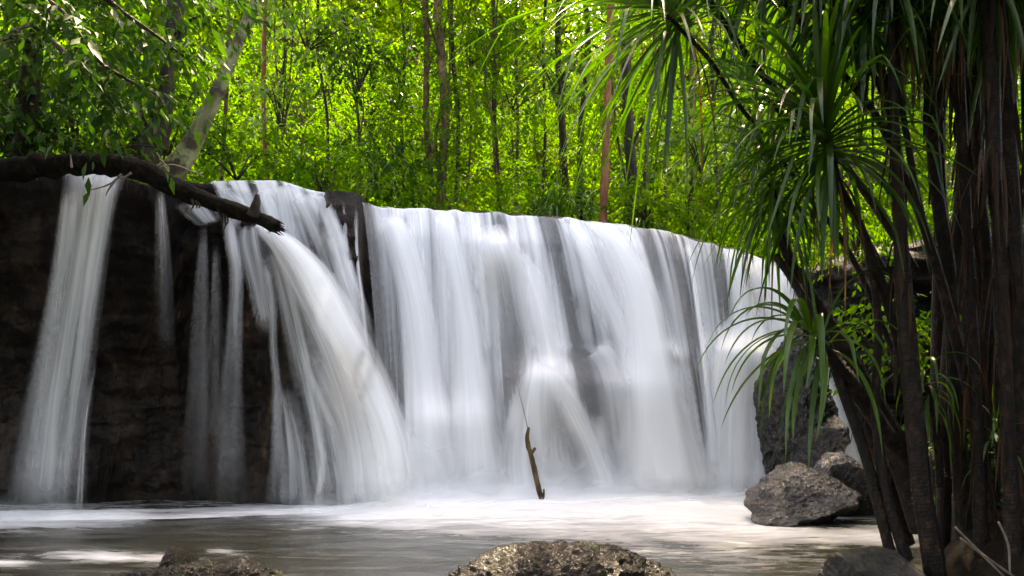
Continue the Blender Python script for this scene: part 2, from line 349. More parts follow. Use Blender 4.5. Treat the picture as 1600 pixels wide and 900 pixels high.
def build_cliff():
    cols = np.concatenate([np.linspace(-900, -60, 60), np.linspace(-56, 1320, 560), np.linspace(1330, 2600, 110)])
    nb, nf = 26, 230
    c = cols[None, :]
    # rows: top going forward to the lip, then down the face
    top = np.linspace(1, 0, nb)[:, None]
    Yt = lipY(c) + 3.2 * top ** 1.3; Zt = lipZ(c) - .10 * np.exp(-top * 30) * 0 - .05 * top
    q = np.linspace(0, 1.14, nf)[1:, None]
    Yf = faceQ(c, q); Zf = lipZ(c) * (1 - q) + 0 * c
    # round the lip
    Yf = Yf; Zf = Zf
    Y = np.vstack([Yt, Yf]); Z = np.vstack([Zt, Zf])
    X = (c - 800) / F * np.where(Y > lipY(c), lipY(c) + (Y - lipY(c)) * .4, Y)
    n1 = fbm(X * .9, Y * .9, Z * 1.3, 5, 3, ridged=True); n2 = fbm(X * 3.2, Y * 3.2, Z * 5, 4, 9)
    st = np.floor((Z + .25 * fbm(X * .5, Y * .5, Z * .5, 2, 21)) * 3.2) ; stj = _hash(st, np.floor(X * 1.6 + st * .37), st * 0, 5) - .5
    amp = np.vstack([np.full((nb, 1), .35), np.clip(q * 9, .35, 1)])
    left = 1 - smooth(420, 520, c)
    but = fbm(X * 1.1, Y * 0, Z * .35, 3, 44) + .5 * vnoise(X * 2.6, 0 * Y, Z * .7, 45)
    mid = smooth(575, 610, c) * (1 - smooth(1180, 1230, c)); d = amp * (.34 * but * left * (1 - .2 * mid) + .16 * n1 + .09 * n2 + .05 * stj * (1 - left)) * (1 - .65 * mid)
    onface = np.vstack([np.zeros((nb, 1)), np.ones((nf - 1, 1)) * smooth(0, .04, q)])
    Y = Y - d * onface
    Z = Z + (1 - onface) * .05 * n2 + (onface) * .02 * n2
    rightb = smooth(1215, 1300, c)
    Y = Y - rightb * onface * .25 * n1
    V = np.stack([X, Y, Z], -1).reshape(-1, 3)
    o = mesh_np('cliff', V, grid_faces(len(Y), len(cols)), M['cliff'])
    tag(o, kind='structure'); return o
build_cliff()

# ------------------------------------------------------------------ terrain
def floor_z(X, Y):
    """forest floor behind the falls"""
    ly = np.interp(X, [-9, -4, 0, 3.5, 12], [8.2, 8.6, 9.9, 11.4, 11.5])
    t = np.clip(Y - ly, 0, 80)
    lz = np.interp(X, [-9, -4, 0, 3.5, 5, 12], [3.6, 3.45, 3.5, 3.1, 3.3, 4.2])
    z = lz - .08 + .02 * t + .010 * np.clip(t - 3, 0, 80) ** 1.9
    z = z + 7.0 * smooth(12, 32, t) + .25 * smooth(2, 8, t) * fbm(X * .3, Y * .3, 0, 3, 31) + .9 * smooth(-4.2, -9, X)
    z = z + .5 * smooth(4, 9, X)
    return z
def build_terrain():
    cols = np.linspace(-1500, 3100, 200)[None, :]; r = np.linspace(0, 1, 120)[:, None]
    Y = lipY(cols) + 2.6 + 60 * r ** 1.6
    X = (cols - 800) / F * (lipY(cols) + .75 * (Y - lipY(cols)))
    Z = floor_z(X, Y) + .04 * fbm(X * 2, Y * 2, 0, 3, 4)
    tag(mesh_np('forest_floor', np.stack([X, Y, Z], -1).reshape(-1, 3), grid_faces(120, 200), M['soil']), kind='structure')
    # wide ground sheet under everything
    g = np.linspace(-150, 150, 40); X, Y = np.meshgrid(g, g); Z = np.full_like(X, -.6) + .05 * fbm(X * .2, Y * .2, 0, 2, 2)
    tag(mesh_np('ground', np.stack([X, Y, Z], -1).reshape(-1, 3), grid_faces(40, 40), M['bank']), kind='structure')
    # right bank beside the pool: dark soil mound the pandanus grow from
    xs = np.linspace(1.5, 13, 130)[None, :]; ys = np.linspace(.8, 11.2, 130)[:, None]
    edge = 2.2 + .55 * np.maximum(ys - 4.5, 0) + .1 * fbm(ys * 1.2, 0, 0, 3, 8)
    t = xs - edge
    Z = -.35 + .55 * smooth(-.3, .4, t) + .38 * np.clip(t, 0, 9) ** 1.25 + .08 * fbm(xs * 1.5, ys * 1.5, 0, 4, 12)
    Z = np.minimum(Z, 4.0)
    X = xs + 0 * ys; Y = ys + 0 * xs
    tag(mesh_np('stream_bank', np.stack([X, Y, Z], -1).reshape(-1, 3), grid_faces(130, 130), M['bank']), kind='structure')
build_terrain()
def bank_z(x, y):
    edge = 2.2 + .55 * max(y - 4.5, 0); t = x - edge
    return float(-.35 + .55 * smooth(-.3, .4, t) + .38 * np.clip(t, 0, 9) ** 1.25)

# ------------------------------------------------------------------ pool with foam where the falls land
def build_pool():
    ys = np.concatenate([np.linspace(-6, 3.8, 14), np.linspace(4.0, 11.5, 260)])[:, None]; cols = np.linspace(-1, 1, 420)[None, :]
    half = 6 + ys * .75; X = cols * half; Y = ys + 0 * X
    Yc = np.maximum(Y, 1.0); px = 800 + F * X / Yc; py = HOR + CAMZ * F / Yc
    py = np.where(Y < 1, 2000, py)
    b = np.interp(px, T_C, T_BP)
    d = py - b                     # how far in front of the foot of the falls (photo rows)
    wid = np.interp(px, [-200, 0, 180, 300, 420, 560, 650, 800, 1000, 1100, 1200, 1300, 1500], [26, 28, 22, 10, 15, 34, 44, 48, 54, 66, 62, 50, 34])
    st = np.interp(px, [-200, 0, 170, 250, 420, 560, 1200, 1350, 1500], [1.0, 1.0, .8, .45, .7, 1.1, 1.1, .9, .5])
    foam = st * (1 - smooth(.25, 1.25, d / wid))
    foam = np.where(d < -6, foam * np.interp(px, [0, 480, 560], [.25, .5, 1]), foam)
    def blob(cx, cy, sx, sy, a): return a * np.exp(-((px - cx) / sx) ** 2 - ((py - cy - .03 * (px - cx)) / sy) ** 2)
    foam = foam + blob(150, 870, 85, 7, .85) + blob(10, 880, 40, 7, .7) + blob(345, 861, 30, 5, .5) + blob(260, 870, 40, 5, .45)
    foam = foam + blob(1150, 850, 150, 40, .30) + blob(1280, 835, 120, 10, .6) + blob(900, 835, 200, 14, .28) + blob(1000, 870, 220, 20, .16) + blob(560, 825, 120, 10, .2) + blob(1390, 835, 60, 22, .5)
    foam = np.where(Y < 3.9, .05, foam)
    Z = .012 * fbm(X * 1.6, Y * 3.4, 0, 3, 77) + .12 * np.clip(foam, 0, 1) ** 2 * (1 - smooth(-.2, 1.0, d / wid)) * (.5 + .5 * fbm(X * 1.3, 0 * Y, 0, 3, 5) + .4) * smooth(450, 650, px)
    tag(mesh_np('pool_water', np.stack([X, Y, Z], -1).reshape(-1, 3), grid_faces(*X.shape), M['pool'], vattr={'foam': foam}), kind='structure')
    # river on top of the ledge, feeding the falls
    c = np.linspace(300, 1230, 120)[None, :]; r = np.linspace(0, 1, 20)[:, None]
    Y = lipY(c) + .15 + 3.2 * r; X = (c - 800) / F * (lipY(c) + .4 * (Y - lipY(c))); Z = lipZ(c) + .03 + .0 * r
    tag(mesh_np('river_water', np.stack([X, Y, Z], -1).reshape(-1, 3), grid_faces(20, 120), M['pool'], vattr={'foam': np.full(X.size, .3)}), kind='structure')
build_pool()

# ------------------------------------------------------------------ falling water
def ribbon(path, off=.1, bulge=.06, na=15, n=46, seed=0, streak=1.0, hollow=0.0, fade=(.14, .14), skew=0.0):
    """a sheet of falling water. path rows: (px, py, width_px, opacity[, extra metres off the wall])"""
    rng = np.random.default_rng(seed + 100)
    p = np.array([list(r) + [0] * (5 - len(r)) for r in path], float)
    k = crom(p, n)
    u = np.linspace(-1, 1, na)[None, :]
    d = np.gradient(k[:, :2], axis=0); d /= np.linalg.norm(d, axis=1)[:, None] + 1e-9
    # spread across: mostly sideways, so that sheets stay hanging
    nx, ny = d[:, 1:2], -d[:, 0:1] * .35
    px = k[:, 0:1] + u * k[:, 2:3] * .58 * nx; py = k[:, 1:2] + u * k[:, 2:3] * .58 * ny
    base = face_at(np.repeat(k[:, 0:1], na, 1) * .5 + px * .5, py)
    o = off + k[:, 4:5] + bulge * (1 - u ** 2)
    Y = base[..., 1] - o
    V = np.stack([(px - 800) / F * Y, Y, CAMZ + (HOR - py) / F * Y], -1)
    t = np.linspace(0, 1, n)[:, None]
    e = 1 - np.abs(u) ** 2.2
    if hollow: e = e * (1 - hollow * smooth(.15, .9, t) * np.exp(-((u - skew) / .45) ** 2))
    op = k[:, 3:4] * 1.08 * e ** 1.5 * smooth(0, fade[0], t) * (1 - smooth(1 - fade[1], 1, t) * .9)
    L = np.concatenate([[0], np.cumsum(np.linalg.norm(np.diff(V[:, na // 2], axis=0), axis=1))])[:, None]
    wm = k[:, 2].mean() / F * 9
    uvx = u * wm / 2 + rng.random() * 50; uv = np.stack([uvx + 0 * t, L + 0 * u + rng.random() * 40], -1)
    return V, op, uv, np.full(op.shape, streak)

def water(name, label, cat, ribs, parent=None, kind=None):
    Vs, Fs, ops, uvs, sts, n = [], [], [], [], [], 0
    for V, op, uv, st in ribs:
        Fs.append(grid_faces(V.shape[0], V.shape[1]) + n); n += V.shape[0] * V.shape[1]
        Vs.append(V.reshape(-1, 3)); ops.append(np.clip(op, 0, 1.3).ravel()); uvs.append(uv.reshape(-1, 2)); sts.append(st.ravel())
    o = mesh_np(name, np.vstack(Vs), np.vstack(Fs), M['veil'], parent, uv=np.vstack(uvs), vattr={'op': np.concatenate(ops), 'streak': np.concatenate(sts)})
    if label: tag(o, label, cat)
    return o

# narrow fall at the far left
water('narrow_waterfall', 'narrow pale waterfall dropping past the dark hollow at the far left', 'waterfall', [
    ribbon([(146, 268, 84, 1.0, -.25), (145, 283, 86, .95, -.05), (134, 340, 80, .62, 0), (112, 500, 82, .42, 0), (90, 660, 92, .34, 0), (76, 812, 106, .32, 0)], off=.12, bulge=.10, seed=1, streak=1.1, fade=(.07, .12)),
    ribbon([(165, 272, 40, .8, -.1), (158, 320, 40, .6), (138, 450, 36, .35), (112, 640, 40, .22), (92, 812, 44, .2)], off=.22, seed=2, streak=1.3, fade=(.03, .2)),
    ribbon([(112, 280, 26, .5), (98, 420, 34, .22), (66, 640, 60, .16), (44, 812, 80, .16)], off=.2, seed=3, streak=1.2),
    ribbon([(150, 560, 6, .0), (134, 660, 5, .3), (126, 806, 5, .2)], off=.3, seed=4, streak=.4),
    ribbon([(140, 580, 5, .0), (128, 690, 4, .2), (120, 806, 5, .15)], off=.32, seed=5, streak=.4)])
water('water_trickle', 'faint thin trickle falling in front of the dark hollow under the log', 'waterfall', [
    ribbon([(250, 296, 12, .3), (252, 350, 20, .26), (256, 450, 28, .07), (258, 560, 34, .02)], off=.25, seed=6, streak=1.4),
    ribbon([(318, 345, 10, .2), (314, 470, 26, .09), (308, 640, 36, .05), (304, 790, 46, .02)], off=.12, seed=7, streak=1.5),
    ribbon([(338, 380, 12, .2), (336, 520, 24, .12), (332, 700, 36, .06)], off=.12, seed=8, streak=1.5)])
# the stream running over the upper ledge, and the arching jet
def ledge_sheet():
    u = np.linspace(0, 1, 150)[None, :]; t = np.linspace(-.12, 1, 60)[:, None]; tt = np.clip(t, 0, 1)
    lx = 326 + 192 * u; px = lx + tt * (30 + 45 * u); py = lipP(lx) - 1 + tt * (70 + 150 * u) + np.clip(-t, 0, 1) * 0
    V = face_at(px, py); back = np.clip(-t, 0, 1) * 6
    Y = V[..., 1] - .07 * smooth(0, .2, tt) + back
    V = np.stack([(px - 800) / F * Y, Y, V[..., 2] + .035 - .03 * tt + 0 * Y], -1)
    op = .55 + .75 * vnoise(lx * .085, tt * 1.0, 0, 7) + .3 * vnoise(lx * .2, tt * 1.3, 0, 8)
    op = np.clip(op, .05, 1) * smooth(0, .08, u) * (1 - smooth(.93, 1, u)) * (1 - smooth(.45, 1, tt))
    return V, op, np.stack([lx * .0075 + 0 * tt, tt * 1.2 + 0 * lx], -1), np.full(op.shape, .7)
water('upper_cascade', 'thin water sliding over the brown rock lip just right of the log end', 'waterfall', [
    ledge_sheet(),
    ribbon([(345, 292, 34, .2), (356, 304, 34, .6), (380, 328, 40, .7), (402, 358, 50, .7)], off=.05, seed=10, fade=(.2, .15)),
    ribbon([(398, 292, 60, .2), (402, 308, 60, .5), (412, 330, 60, .5), (420, 358, 50, .5)], off=.06, seed=11, streak=1.6, fade=(.3, .2)),
    ribbon([(438, 288, 36, .3), (442, 300, 38, .8), (452, 340, 44, .5), (462, 400, 46, .3)], off=.08, seed=12, streak=1.6, fade=(.15, .3)),
    ribbon([(474, 303, 50, .2), (482, 316, 56, .6), (506, 360, 58, .5), (530, 430, 52, .42), (560, 520, 50, .3), (590, 640, 50, .3)], off=.15, seed=13, streak=1.5, fade=(.08, .2)),
    ribbon([(492, 305, 24, .3), (503, 320, 30, .9), (524, 370, 30, .8), (546, 450, 26, .6), (575, 540, 30, .4)], off=.14, seed=14, streak=.9, fade=(.08, .2)),
    ribbon([(536, 312, 10, .3), (540, 380, 9, .5), (548, 440, 7, .4), (552, 520, 10, .3)], off=.03, seed=61, streak=2.4),
    ribbon([(556, 316, 8, .3), (558, 400, 6, .55), (566, 470, 8, .45), (574, 560, 10, .35), (580, 640, 14, .3)], off=.03, seed=62, streak=2.4),
    ribbon([(524, 312, 12, .3), (528, 360, 10, .45), (538, 430, 8, .35)], off=.03, seed=63, streak=2.4),
    ribbon([(300, 312, 60, .25), (312, 330, 60, .45), (330, 350, 50, .3)], off=.06, seed=15, streak=2.2),
    ribbon([(352, 322, 18, .5), (362, 380, 22, .7), (369, 430, 22, .45), (366, 520, 26, .26), (360, 640, 40, .12), (356, 796, 66, .10)], off=.16, seed=16, streak=1.2),
    ribbon([(390, 350, 30, .4), (392, 380, 44, .5), (405, 440, 40, .35), (420, 520, 34, .25)], off=.07, seed=17, streak=2.0),
    ribbon([(412, 400, 14, .5), (420, 440, 16, .35), (426, 480, 14, .3), (427, 540, 14, .28), (433, 610, 16, .25), (434, 680, 22, .18), (440, 780, 30, .12)], off=.05, seed=18, streak=1.0),
    ribbon([(468, 500, 20, .3), (484, 600, 16, .5), (500, 690, 14, .65), (505, 720, 12, .6), (496, 790, 14, .5)], off=.1, seed=19, streak=1.0)])
water('arching_waterfall', 'white jet of water arching out to the right below the log end', 'waterfall', [
    ribbon([(398, 352, 26, .9, .0), (418, 362, 44, 1.1, .12), (455, 398, 66, 1.1, .25), (498, 465, 84, 1.0, .36), (545, 560, 92, .9, .42), (584, 680, 100, .75, .44), (600, 796, 120, .68, .42)], off=.14, bulge=.10, seed=20, streak=1.3, fade=(.03, .08)),
    ribbon([(408, 356, 20, .8, .05), (440, 372, 40, 1.0, .2), (486, 425, 60, 1.1, .34), (532, 510, 66, 1.1, .42), (578, 600, 66, 1.0, .48), (612, 690, 66, .8, .5), (628, 796, 70, .6, .5)], off=.32, bulge=.1, seed=21, streak=1.0, fade=(.04, .15)),
    ribbon([(424, 385, 26, .25), (446, 440, 40, .38), (470, 540, 46, .34), (498, 660, 60, .32), (520, 796, 80, .34)], off=.14, bulge=.06, seed=22, streak=1.6, fade=(.1, .1)),
    ribbon([(470, 520, 40, .2), (520, 620, 70, .45), (555, 700, 90, .6), (570, 796, 110, .7)], off=.16, seed=23, streak=1.4, fade=(.2, .08)),
    ribbon([(440, 600, 30, .1), (456, 700, 60, .28), (462, 796, 90, .22)], off=.1, seed=24, streak=1.8)])

# the broad curtain
LIPX = [565, 640, 700, 760, 820, 870, 930, 980, 1030, 1090, 1140, 1200, 1262]
BOTX = [604, 655, 718, 792, 872, 950, 1050, 1085, 1108, 1136, 1162, 1190, 1204]
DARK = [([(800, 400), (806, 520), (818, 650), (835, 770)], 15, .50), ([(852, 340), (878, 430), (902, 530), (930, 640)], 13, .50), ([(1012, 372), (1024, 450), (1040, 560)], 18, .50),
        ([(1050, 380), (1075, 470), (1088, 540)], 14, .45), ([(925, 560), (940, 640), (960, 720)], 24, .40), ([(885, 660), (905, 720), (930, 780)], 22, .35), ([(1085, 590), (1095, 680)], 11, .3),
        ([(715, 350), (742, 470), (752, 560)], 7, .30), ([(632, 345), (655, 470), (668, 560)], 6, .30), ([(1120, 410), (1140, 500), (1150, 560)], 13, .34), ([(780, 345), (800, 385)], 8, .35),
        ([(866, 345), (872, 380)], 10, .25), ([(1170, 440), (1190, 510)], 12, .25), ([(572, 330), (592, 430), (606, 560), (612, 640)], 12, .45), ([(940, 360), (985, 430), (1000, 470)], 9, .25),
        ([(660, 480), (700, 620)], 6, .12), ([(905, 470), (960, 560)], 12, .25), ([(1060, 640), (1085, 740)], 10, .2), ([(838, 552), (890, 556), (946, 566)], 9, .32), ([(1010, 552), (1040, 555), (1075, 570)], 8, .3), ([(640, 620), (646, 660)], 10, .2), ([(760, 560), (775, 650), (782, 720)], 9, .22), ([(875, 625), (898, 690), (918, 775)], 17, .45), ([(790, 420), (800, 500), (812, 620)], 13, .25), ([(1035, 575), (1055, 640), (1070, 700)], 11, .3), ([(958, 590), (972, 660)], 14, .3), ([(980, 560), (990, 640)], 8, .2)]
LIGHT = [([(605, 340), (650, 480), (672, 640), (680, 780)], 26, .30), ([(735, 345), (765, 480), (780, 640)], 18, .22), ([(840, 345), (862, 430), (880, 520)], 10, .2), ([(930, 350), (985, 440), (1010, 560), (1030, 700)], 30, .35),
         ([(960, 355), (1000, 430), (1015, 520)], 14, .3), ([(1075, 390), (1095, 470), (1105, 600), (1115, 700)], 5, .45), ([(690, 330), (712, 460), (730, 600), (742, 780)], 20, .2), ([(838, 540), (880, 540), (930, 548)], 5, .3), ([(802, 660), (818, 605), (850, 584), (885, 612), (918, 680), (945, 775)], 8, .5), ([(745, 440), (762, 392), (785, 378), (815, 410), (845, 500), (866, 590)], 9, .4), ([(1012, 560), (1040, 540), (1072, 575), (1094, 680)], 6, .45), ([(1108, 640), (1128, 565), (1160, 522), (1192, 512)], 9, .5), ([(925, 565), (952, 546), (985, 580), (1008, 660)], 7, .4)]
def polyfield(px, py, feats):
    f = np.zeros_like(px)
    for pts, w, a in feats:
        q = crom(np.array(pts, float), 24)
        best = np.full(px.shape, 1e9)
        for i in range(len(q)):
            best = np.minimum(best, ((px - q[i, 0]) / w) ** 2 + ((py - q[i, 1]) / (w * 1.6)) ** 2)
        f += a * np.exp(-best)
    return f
def curtain(off, seed, base, amp):
    nu, nt = 420, 150
    u = np.linspace(0, 1, nu)[None, :]; t = np.linspace(-.03, 1.01, nt)[:, None]
    ix = np.linspace(0, 1, len(LIPX)); lx = np.interp(u, ix, LIPX); bx = np.interp(u, ix, BOTX)
    tt = np.clip(t, 0, 1)
    ly = lipP(lx) - 1 + 3 * vnoise(lx * .045, 0, 0, seed) ; by = np.interp(bx, T_C, T_BP) + 2
    px = lx + (bx - lx) * tt ** .72; py = ly + (by - ly) * tt
    V = face_at(px, py)
    o = off * (.35 + .65 * smooth(0, .1, tt)) + .05 * vnoise(lx * .06, tt * 3, 0, seed + 3)
    Y = V[..., 1] - o; back = np.clip(-t, 0, 1) * 14
    Y = Y + back
    V = np.stack([(px - 800) / F * Y, Y, CAMZ + (HOR - py) / F * (Y - back) - back * .08], -1)
    n1 = vnoise(lx * .055, tt * 1.1, 0, seed + 5); n2 = vnoise(lx * .16, tt * 1.6, 0, seed + 6); n3 = vnoise(lx * .40, tt * 2.0, 0, seed + 8)
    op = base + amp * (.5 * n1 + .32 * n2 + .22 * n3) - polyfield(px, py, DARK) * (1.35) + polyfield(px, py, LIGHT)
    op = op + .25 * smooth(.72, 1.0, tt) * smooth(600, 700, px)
    # water thins as it bends over the lip on the left margin
    op = op * smooth(0, .05, u) * (1 - smooth(.975, 1, u))
    op = np.clip(op, .13, 1.2)
    uv = np.stack([lx / F * 9 + 0 * tt + seed, tt * 3.2 + 0 * lx], -1)
    return V, op, uv, np.full(op.shape, .6)
wf = thing('waterfall', 'broad white curtain waterfall filling the middle of the cliff', 'waterfall', (0.8, 9.6, 0))
def rel(ribs): return [(V - np.array([.8, 9.6, 0]), o, uv, s) for V, o, uv, s in ribs]
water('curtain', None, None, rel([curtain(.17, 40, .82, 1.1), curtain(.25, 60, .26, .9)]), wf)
water('stream', None, None, rel([
    ribbon([(844, 520, 60, .0, .04), (846, 580, 70, .55, .10), (842, 640, 100, .75, .16), (846, 710, 150, .7, .2), (862, 790, 190, .5, .2)], off=.22, bulge=.1, seed=31, hollow=.75, skew=.35, fade=(.07, .12), streak=.7),
    ribbon([(836, 560, 30, .1, .05), (868, 596, 44, .6, .14), (902, 655, 46, .7, .2), (930, 720, 46, .62, .2), (950, 790, 60, .5, .2)], off=.22, seed=32, streak=.9),
    ribbon([(768, 350, 40, .2, .0), (778, 386, 66, .9, .12), (792, 430, 76, .8, .14), (806, 520, 84, .5, .14), (824, 620, 90, .2, .1)], off=.2, bulge=.1, seed=33, hollow=.6, skew=-.1, fade=(.02, .3), streak=.9),
    ribbon([(800, 388, 30, .5, .1), (828, 430, 40, .8, .16), (850, 510, 50, .7, .2), (868, 590, 60, .5, .2)], off=.24, seed=34, streak=.8),
    ribbon([(930, 348, 40, .6, -.05), (965, 385, 50, .9, .1), (1000, 460, 64, 1.0, .18), (1016, 560, 80, 1.1, .24), (1030, 660, 110, 1.1, .3), (1050, 788, 150, .9, .3)], off=.2, bulge=.1, seed=35, streak=.5, fade=(.05, .08)),
    ribbon([(885, 345, 30, .6, -.05), (915, 390, 36, .8, .1), (950, 470, 40, .7, .14), (985, 560, 50, .8, .2), (1010, 660, 70, .8, .25)], off=.18, seed=36, streak=.8, fade=(.05, .2)),
    ribbon([(1168, 470, 30, .0, .1), (1164, 520, 84, .9, .16), (1156, 580, 96, .95, .2), (1152, 680, 104, .8, .22), (1150, 786, 116, .7, .2)], off=.2, bulge=.1, seed=37, streak=.8, fade=(.07, .12)),
    ribbon([(1192, 512, 16, .6, .1), (1192, 560, 20, .9, .15), (1188, 680, 24, .85, .18), (1186, 786, 30, .8, .18)], off=.26, seed=38, streak=.6),
    ribbon([(1074, 388, 5, .4), (1084, 440, 8, 1.0, .1), (1098, 540, 10, .95, .14), (1112, 660, 16, .6, .15), (1118, 760, 30, .3, .15)], off=.28, seed=39, streak=.3),
    ribbon([(925, 540, 60, .1, .05), (945, 550, 80, .55, .12), (965, 590, 70, .5, .14), (985, 700, 80, .5, .15), (1000, 786, 100, .5, .15)], off=.16, seed=42, streak=.9),
    ribbon([(600, 332, 40, .5, -.05), (622, 370, 50, .9, .06), (650, 480, 54, .9, .1), (668, 640, 70, .8, .14), (680, 788, 110, .9, .14)], off=.18, bulge=.08, seed=43, streak=.6),
    ribbon([(690, 328, 34, .6, -.05), (702, 370, 40, .8, .06), (725, 500, 50, .8, .1), (738, 640, 80, .8, .14), (748, 788, 120, .9, .14)], off=.18, bulge=.08, seed=44, streak=.6),
    ribbon([(640, 660, 60, .0, .1), (645, 700, 110, .5, .14), (650, 788, 150, .75, .16)], off=.22, seed=45, streak=.5, fade=(.2, .05)),
    ribbon([(1140, 385, 30, .5, -.05), (1155, 430, 40, .6, .1), (1168, 500, 50, .55, .12)], off=.18, seed=46, streak=.9),
    ribbon([(1190, 402, 40, .6, -.05), (1210, 440, 60, .8, .1), (1222, 500, 60, .85, .15), (1226, 560, 50, .6, .15)], off=.2, seed=47, streak=.8, fade=(.05, .2)),
]), wf)
def mist():
    """low soft spray standing at the foot of the falls"""
    ribs = []
    for i, (a, b, h, op, o) in enumerate([(540, 1225, 90, .65, .35), (560, 1200, 50, .8, .7), (-60, 240, 34, .35, .3), (620, 1170, 170, .5, .25), (430, 760, 40, .4, .45), (640, 1120, 26, .8, 1.0), (-60, 1240, 12, .7, .55)]):
        u = np.linspace(0, 1, 160)[None, :]; v = np.linspace(0, 1, 22)[:, None]
        px = a + (b - a) * u; hh = h * (.75 + .45 * vnoise(px * .02, 0, 0, i + 3)); top = np.interp(px, T_C, T_BP) + 6 - hh
        py = top + (hh + 4) * v
        by = baseY(px); Y = by - o - .12 * v
        V = np.stack([(px - 800) / F * Y, Y, np.maximum(CAMZ + (HOR - py) / F * Y, -.02)], -1)
        opv = op * smooth(0, .9, v) * (1 - .7 * smooth(.9, 1, v)) * smooth(0, .15, u) * (1 - smooth(.85, 1, u)) * (.8 + .3 * vnoise(px * .03, v * 2, 0, 9 + i))
        ribs.append((V, opv + 0 * u, np.stack([px * .002 + 0 * v, v * .3 + 0 * u], -1), np.full(opv.shape, .15)))
    return ribs
water('spray', None, None, rel(mist()), wf)
# right-hand sliver behind the dark ledge rock
water('side_cascade', 'thin white cascade showing between dark ledge rock and pandanus stems', 'waterfall', [
    ribbon([(1262, 520, 40, .4, -.2), (1275, 560, 46, .9, 0), (1300, 620, 40, 1.0, .1), (1325, 690, 44, .9, .2), (1345, 760, 60, .8, .3)], off=.2, seed=50, streak=.9)])

# ------------------------------------------------------------------ rocks
def boulder(name, label, c, r, mat, seed=0, sub=6, facet=.22, cell=0.0, cellf=9.0, squash=None, rot=0, fine=.05, parent=None, strata=0):
    bm = bmesh.new(); bmesh.ops.create_icosphere(bm, subdivisions=sub, radius=1)
    V = np.array([v.co[:] for v in bm.verts]); Fc = np.array([[v.index for v in f.verts] for f in bm.faces]); bm.free()
    rng = np.random.default_rng(seed)
    # planar cuts give facets
    R = np.ones(len(V))
    pn = rng.normal(size=(16, 3)); pn /= np.linalg.norm(pn, axis=1)[:, None]; pd = rng.uniform(1 - facet * 1.6, 1.0, 16)
    dots = V @ pn.T
    lim = np.where(dots > .05, pd / np.maximum(dots, .05), 9)
    R = np.minimum(R * 1.08, lim.min(1)); R = R * .85 + .15
    R = R * (1 + .10 * fbm(V[:, 0] * 1.8 + seed, V[:, 1] * 1.8, V[:, 2] * 1.8, 4, seed) + fine * fbm(V[:, 0] * 6, V[:, 1] * 6, V[:, 2] * 6, 4, seed + 9, ridged=True) + fine * .35 * fbm(V[:, 0] * 22, V[:, 1] * 22, V[:, 2] * 22, 3, seed + 4, ridged=True))
    P3 = V * R[:, None] * np.asarray(r)
    if cell:
        pts = rng.normal(size=(2600, 3)); pts /= np.linalg.norm(pts, axis=1)[:, None]
        D = np.empty(len(V)); rr = rng.uniform(.3, 1.0, 2600)
        for i in range(0, len(V), 2000):
            dd = ((V[i:i + 2000, None, :] - pts[None]) ** 2).sum(-1); j = dd.argmin(1)
            D[i:i + 2000] = (1 - np.clip(dd[np.arange(len(j)), j] / .0026, 0, 1)) * rr[j]
        P3 += V * (cell * D)[:, None]
    if strata:
        P3[:, 0] += strata * np.sin((P3[:, 2] * 1 + P3[:, 0] * .9 + P3[:, 1] * .3) * 26 + 2 * fbm(P3[:, 0] * 3, P3[:, 1] * 3, P3[:, 2] * 3, 2, 5)) * .5
    ca, sa = math.cos(rot), math.sin(rot)
    P3 = np.stack([P3[:, 0] * ca - P3[:, 2] * sa, P3[:, 1], P3[:, 0] * sa + P3[:, 2] * ca], -1)
    o = mesh_np(name, P3, Fc, M[mat], parent)
    o.location = [float(x) for x in c]
    if label: tag(o, label, 'rock')
    return o
boulder('boulder', 'large angular wet grey boulder standing right of the curtain fall', P(1234, 782, 7.45) + [0, .1, 0], (.62, .48, .36), 'boulder', 14, 7, .42, rot=.14, fine=.05, strata=.03)
boulder('boulder', 'wet grey brown boulder half behind the first two pandanus stems', P(1335, 778, 7.75) + [0, .3, 0], (.42, .45, .40), 'boulder', 27, 7, .40, rot=-.2, fine=.05, strata=.03)
boulder('ledge_rock', 'tall dark wet rock with a shiny top at the right edge of the curtain fall', P(1248, 640, 9.3) + [0, .35, 0], (.46, .5, .95), 'ledge', 31, 7, .34, fine=.13)
boulder('ledge_rock', 'low dark wet rock shelf behind the grey boulder right of the falls', P(1296, 690, 9.0) + [0, .3, 0], (.34, .45, .42), 'ledge', 35, 6, .30, rot=-.5, fine=.06)
boulder('foreground_rock', 'rough pebbly rock with moss flecks in the centre foreground pool', P(860, 972, 3.95), (.66, .44, .34), 'pebbly', 5, 7, .22, cell=.019, fine=.07)
boulder('foreground_rock', 'small rounded brown rock topping the left foreground outcrop', P(278, 893, 4.35), (.12, .12, .12), 'pebbly', 8, 6, .22, cell=.010, fine=.04)
boulder('foreground_rock', 'low jagged dark rock spread along the left bottom edge', P(303, 938, 4.15), (.46, .26, .20), 'pebbly', 9, 7, .3, cell=.020, fine=.10)
boulder('foreground_rock', 'smooth dark grey slab at the foot of the pandanus stems', P(1372, 928, 4.1), (.36, .3, .21), 'slab', 12, 6, .35, fine=.05, rot=-.1)

